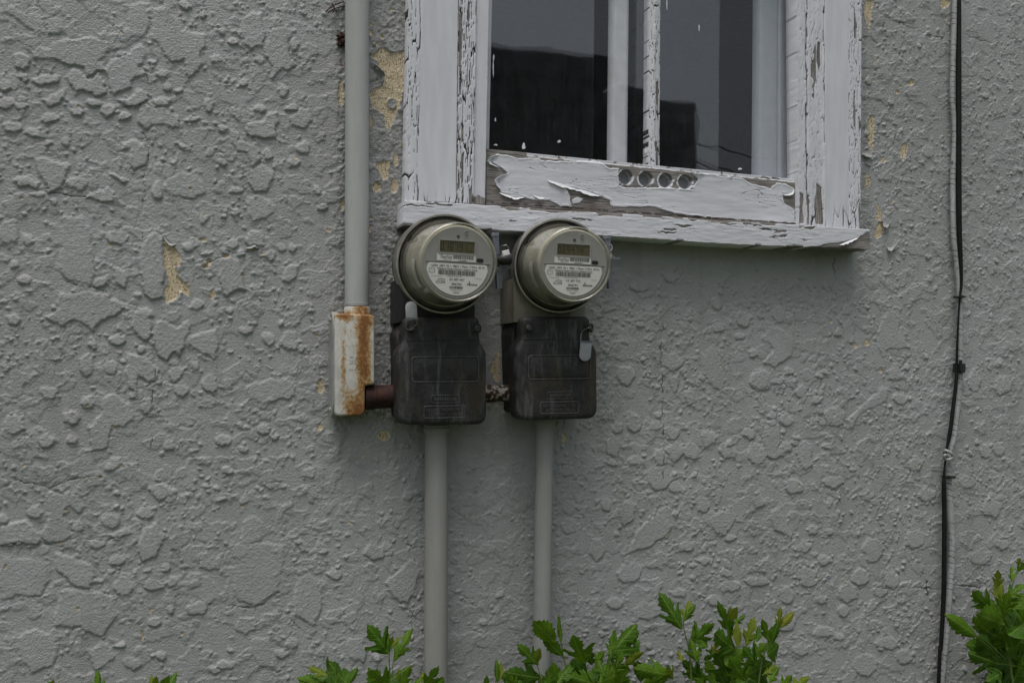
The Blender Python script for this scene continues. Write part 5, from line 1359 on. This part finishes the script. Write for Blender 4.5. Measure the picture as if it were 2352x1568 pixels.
def fill(t, region, n, d, kinds='gdd', lmin=52, lmax=84, spread=1.0):
    x0, y0, x1, y1 = region
    for i in range(n):
        x = random.uniform(x0, x1); y = random.uniform(y0, y1); a = math.radians(random.uniform(-95, 95)*spread); Ln = random.uniform(lmin, lmax)
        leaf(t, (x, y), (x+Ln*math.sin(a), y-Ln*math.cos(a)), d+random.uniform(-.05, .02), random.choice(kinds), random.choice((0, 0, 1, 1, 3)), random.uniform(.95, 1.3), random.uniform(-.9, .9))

# far left tips
t = plant(215, .12, 'lowest leaf tips poking up at the bottom left edge of the photo', 2, 1640)
leaves(t, TC, [((545,1300),(548,1193),'g',2),((530,1310),(505,1245),'g',2),((560,1310),(575,1245),'d',2),((300,1300),(262,1255),'g',1),((270,1310),(290,1250),'y',2),((330,1310),(322,1262),'g',2)], .12)
stem(t, [TC(545,1400), TC(545,1300), TC(546,1240)], .12)
t = plant(375, .12, 'pair of young leaf tips just right of the lowest tips at the bottom left', 2, 1640)
leaves(t, TC, [((835,1310),(835,1210),'y',2,.8),((850,1300),(850,1250),'y',2),((900,1330),(975,1195),'g',2),((880,1310),(930,1240),'g',2)], .12)
stem(t, [TC(860,1420), TC(845,1320), TC(840,1260)], .12)
# plant A
t = plant(880, .13, 'shrub with one tall bright lobed leaf left of the thick conduit', 4)
leaves(t, TA, [((602,418),(480,248),'g',0,.95),((628,472),(760,248),'g',1,.7),((610,385),(678,298),'y',2,.8),((612,370),(622,318),'y',2),
    ((215,560),(98,478),'y',1),((222,530),(212,428),'g',2,.5),((225,600),(50,568),'d',2,.8),((270,615),(262,508),'g',1),((340,620),(402,502),'g',2),((330,605),(356,533),'g',1),((190,620),(10,586),'g',2),
    ((600,625),(468,520),'g',0),((570,620),(600,528),'g',2),((672,640),(742,488),'g',1),((655,600),(656,518),'y',2,.8),((820,625),(915,518),'g',1),((825,610),(808,528),'y',2),((900,640),(950,575),'g',2),
    ((120,640),(30,600),'g',1),((420,660),(480,600),'g',0),((520,680),(470,580),'g',0),((740,680),(790,570),'g',0),((300,660),(210,600),'d',0)], .13)
stem(t, [TA(600,760), TA(608,600), TA(603,480), TA(606,400), TA(612,365)], .13)
stem(t, [TA(640,700), TA(625,560), TA(628,472)], .13, .0012)
stem(t, [TA(260,760), TA(235,620), TA(218,540), TA(213,470)], .13)
stem(t, [TA(830,760), TA(822,640), TA(815,560)], .13)
fill(t, (TA(60,0)[0], 1575, TA(950,0)[0], 1660), 12, .11, 'ggd')
# plant B
t = plant(1330, .13, 'shrub whose tall leaves cross the slim conduit below the right meter box', 5)
leaves(t, TA, [((1652,352),(1502,200),'g',2,1.25),((1632,345),(1578,238),'y',2),((1695,435),(1562,308),'g',2,1.1),((1690,362),(1668,163),'g',2,.45),
    ((1545,490),(1422,366),'g',1),((1525,480),(1532,408),'y',2),((1285,600),(1266,462),'g',2,.7),((1290,600),(1312,462),'y',2,.7),((1215,630),(1216,566),'g',2),((1562,572),(1352,545),'d',1),((1420,640),(1335,543),'g',1),
    ((1602,630),(1612,505),'g',0),((1660,610),(1765,450),'g',1),((1835,480),(1757,332),'g',0),((1875,490),(1872,396),'d',0),((1985,455),(2138,222),'g',0,.9),((1995,430),(2012,290),'g',1),((2062,430),(2174,280),'g',1),
    ((2125,490),(2165,315),'g',1),((2080,500),(2205,400),'y',1),((1905,480),(1965,402),'g',3),((2190,600),(2168,450),'d',2,1.2),((1900,610),(1740,555),'g',0),((1925,600),(2145,520),'g',3),((2050,620),(2100,505),'g',1),
    ((1850,560),(1770,470),'d',3),((1960,560),(1920,440),'g',0),((2020,540),(2060,410),'g',0),((1700,620),(1640,520),'d',3),((1480,640),(1400,580),'d',0)], .13)
stem(t, [TA(1740,760), TA(1718,520), TA(1700,430), TA(1690,360), TA(1682,300)], .13)
stem(t, [TA(1690,420), TA(1660,370), TA(1640,340)], .135, .0009)
stem(t, [TA(1900,760), TA(1895,600), TA(1930,480), TA(1990,400)], .125); stem(t, [TA(1600,760), TA(1560,580), TA(1530,470)], .13)
stem(t, [TA(1280,760), TA(1275,620), TA(1285,520)], .13); stem(t, [TA(2080,760), TA(2070,600), TA(2100,450)], .12)
fill(t, (1160, 1570, 1300, 1660), 5, .11, 'ggd'); fill(t, (1300, 1575, 1480, 1660), 22, .10, 'ggd')
t = plant(1670, .13, 'widest shrub, right of the slim conduit, with bronze young tips standing clear of the leaves', 5)
leaves(t, TB, [((395,458),(285,264),'g',1,1.0),((400,405),(442,282),'y',1),((402,410),(464,322),'g',1,.8),((445,530),(578,416),'g',0,.9),((684,495),(592,314),'g',1,.7),((668,420),(660,340),'y',2),((672,410),(700,335),'y',2),((690,425),(754,372),'g',1),
    ((715,560),(716,412),'y',0),((760,550),(797,382),'y',1),((820,530),(835,432),'g',1),((897,528),(848,390),'g',1,.95),((945,452),(962,343),'y',1,.8),((952,446),(1038,348),'y',2),((905,540),(938,420),'g',2,.8),
    ((700,575),(566,468),'g',0,1.1),((880,600),(965,545),'g',3,1.3),((800,600),(890,530),'g',0),((600,580),(520,640),'d',0),((565,610),(594,512),'y',1),((395,640),(366,568),'y',1),((340,720),(165,684),'g',1),((345,740),(300,655),'y',1),
    ((500,730),(390,640),'d',0),((660,720),(600,600),'d',0),((760,750),(670,630),'g',0),((760,720),(910,640),'d',3),((860,710),(934,652),'y',1),((890,760),(948,665),'g',1),((960,790),(1026,715),'g',0),((1030,790),(1118,728),'y',1),
    ((640,660),(760,560),'g',3),((540,560),(470,480),'g',3),((480,640),(440,520),'g',0),((820,660),(760,560),'g',0)], .13)
stem(t, [TB(450,860), TB(440,620), TB(420,520), TB(402,440), TB(400,380)], .13); stem(t, [TB(690,860), TB(680,600), TB(672,470), TB(676,360)], .13, .0016, .0009)
stem(t, [TB(820,860), TB(850,640), TB(890,540), TB(945,445)], .13, .002, .0012); stem(t, [TB(760,800), TB(755,660), TB(790,590)], .135)
fill(t, (1540, 1575, 1780, 1670), 34, .10, 'ggd')
# plant C
t = plant(2325, .14, 'tall dark green shrub at the right edge of the photo beside the cables', 4)
leaves(t, TB, [((2322,95),(2325,42),'y',1),((2316,125),(2362,78),'g',1),((2282,180),(2262,82),'g',1),((2195,220),(2206,110),'y',1),((2200,280),(2180,190),'y',1),((2232,300),(2222,158),'y',0),((2260,270),(2348,186),'g',0),((2175,345),(2042,228),'g',1),
    ((2245,430),(2058,356),'g',2,1.2),((2280,340),(2370,240),'g',3),((2085,500),(1950,386),'g',2),((2092,470),(2072,382),'g',1),((2175,565),(2035,545),'d',3),((2205,510),(2100,430),'d',0),((2265,490),(2360,420),'g',3,1.2),((2250,570),(2350,520),'g',3,1.2),
    ((2280,450),(2335,345),'g',0),((2195,650),(2095,600),'d',0),((2225,700),(2160,745),'d',0),((2240,630),(2310,590),'d',0),((2330,650),(2370,720),'g',0),((2250,400),(2170,300),'g',0),((2240,360),(2260,250),'g',0),((2150,620),(2080,580),'d',3),
    ((2200,600),(2130,520),'d',3),((2290,560),(2250,460),'g',3)], .14)
stem(t, [TB(2300,900), TB(2280,700), TB(2240,450), TB(2285,200), TB(2328,70)], .13, .003, .001); stem(t, [TB(2240,620), TB(2150,535), TB(2080,488)], .135, .0015)
fill(t, (TB(2240,0)[0], TB(0,620)[1], 2430, TB(0,900)[1]), 60, .10, 'gdd'); fill(t, (TB(2260,0)[0], TB(0,400)[1], 2420, TB(0,600)[1]), 22, .11, 'gdd')
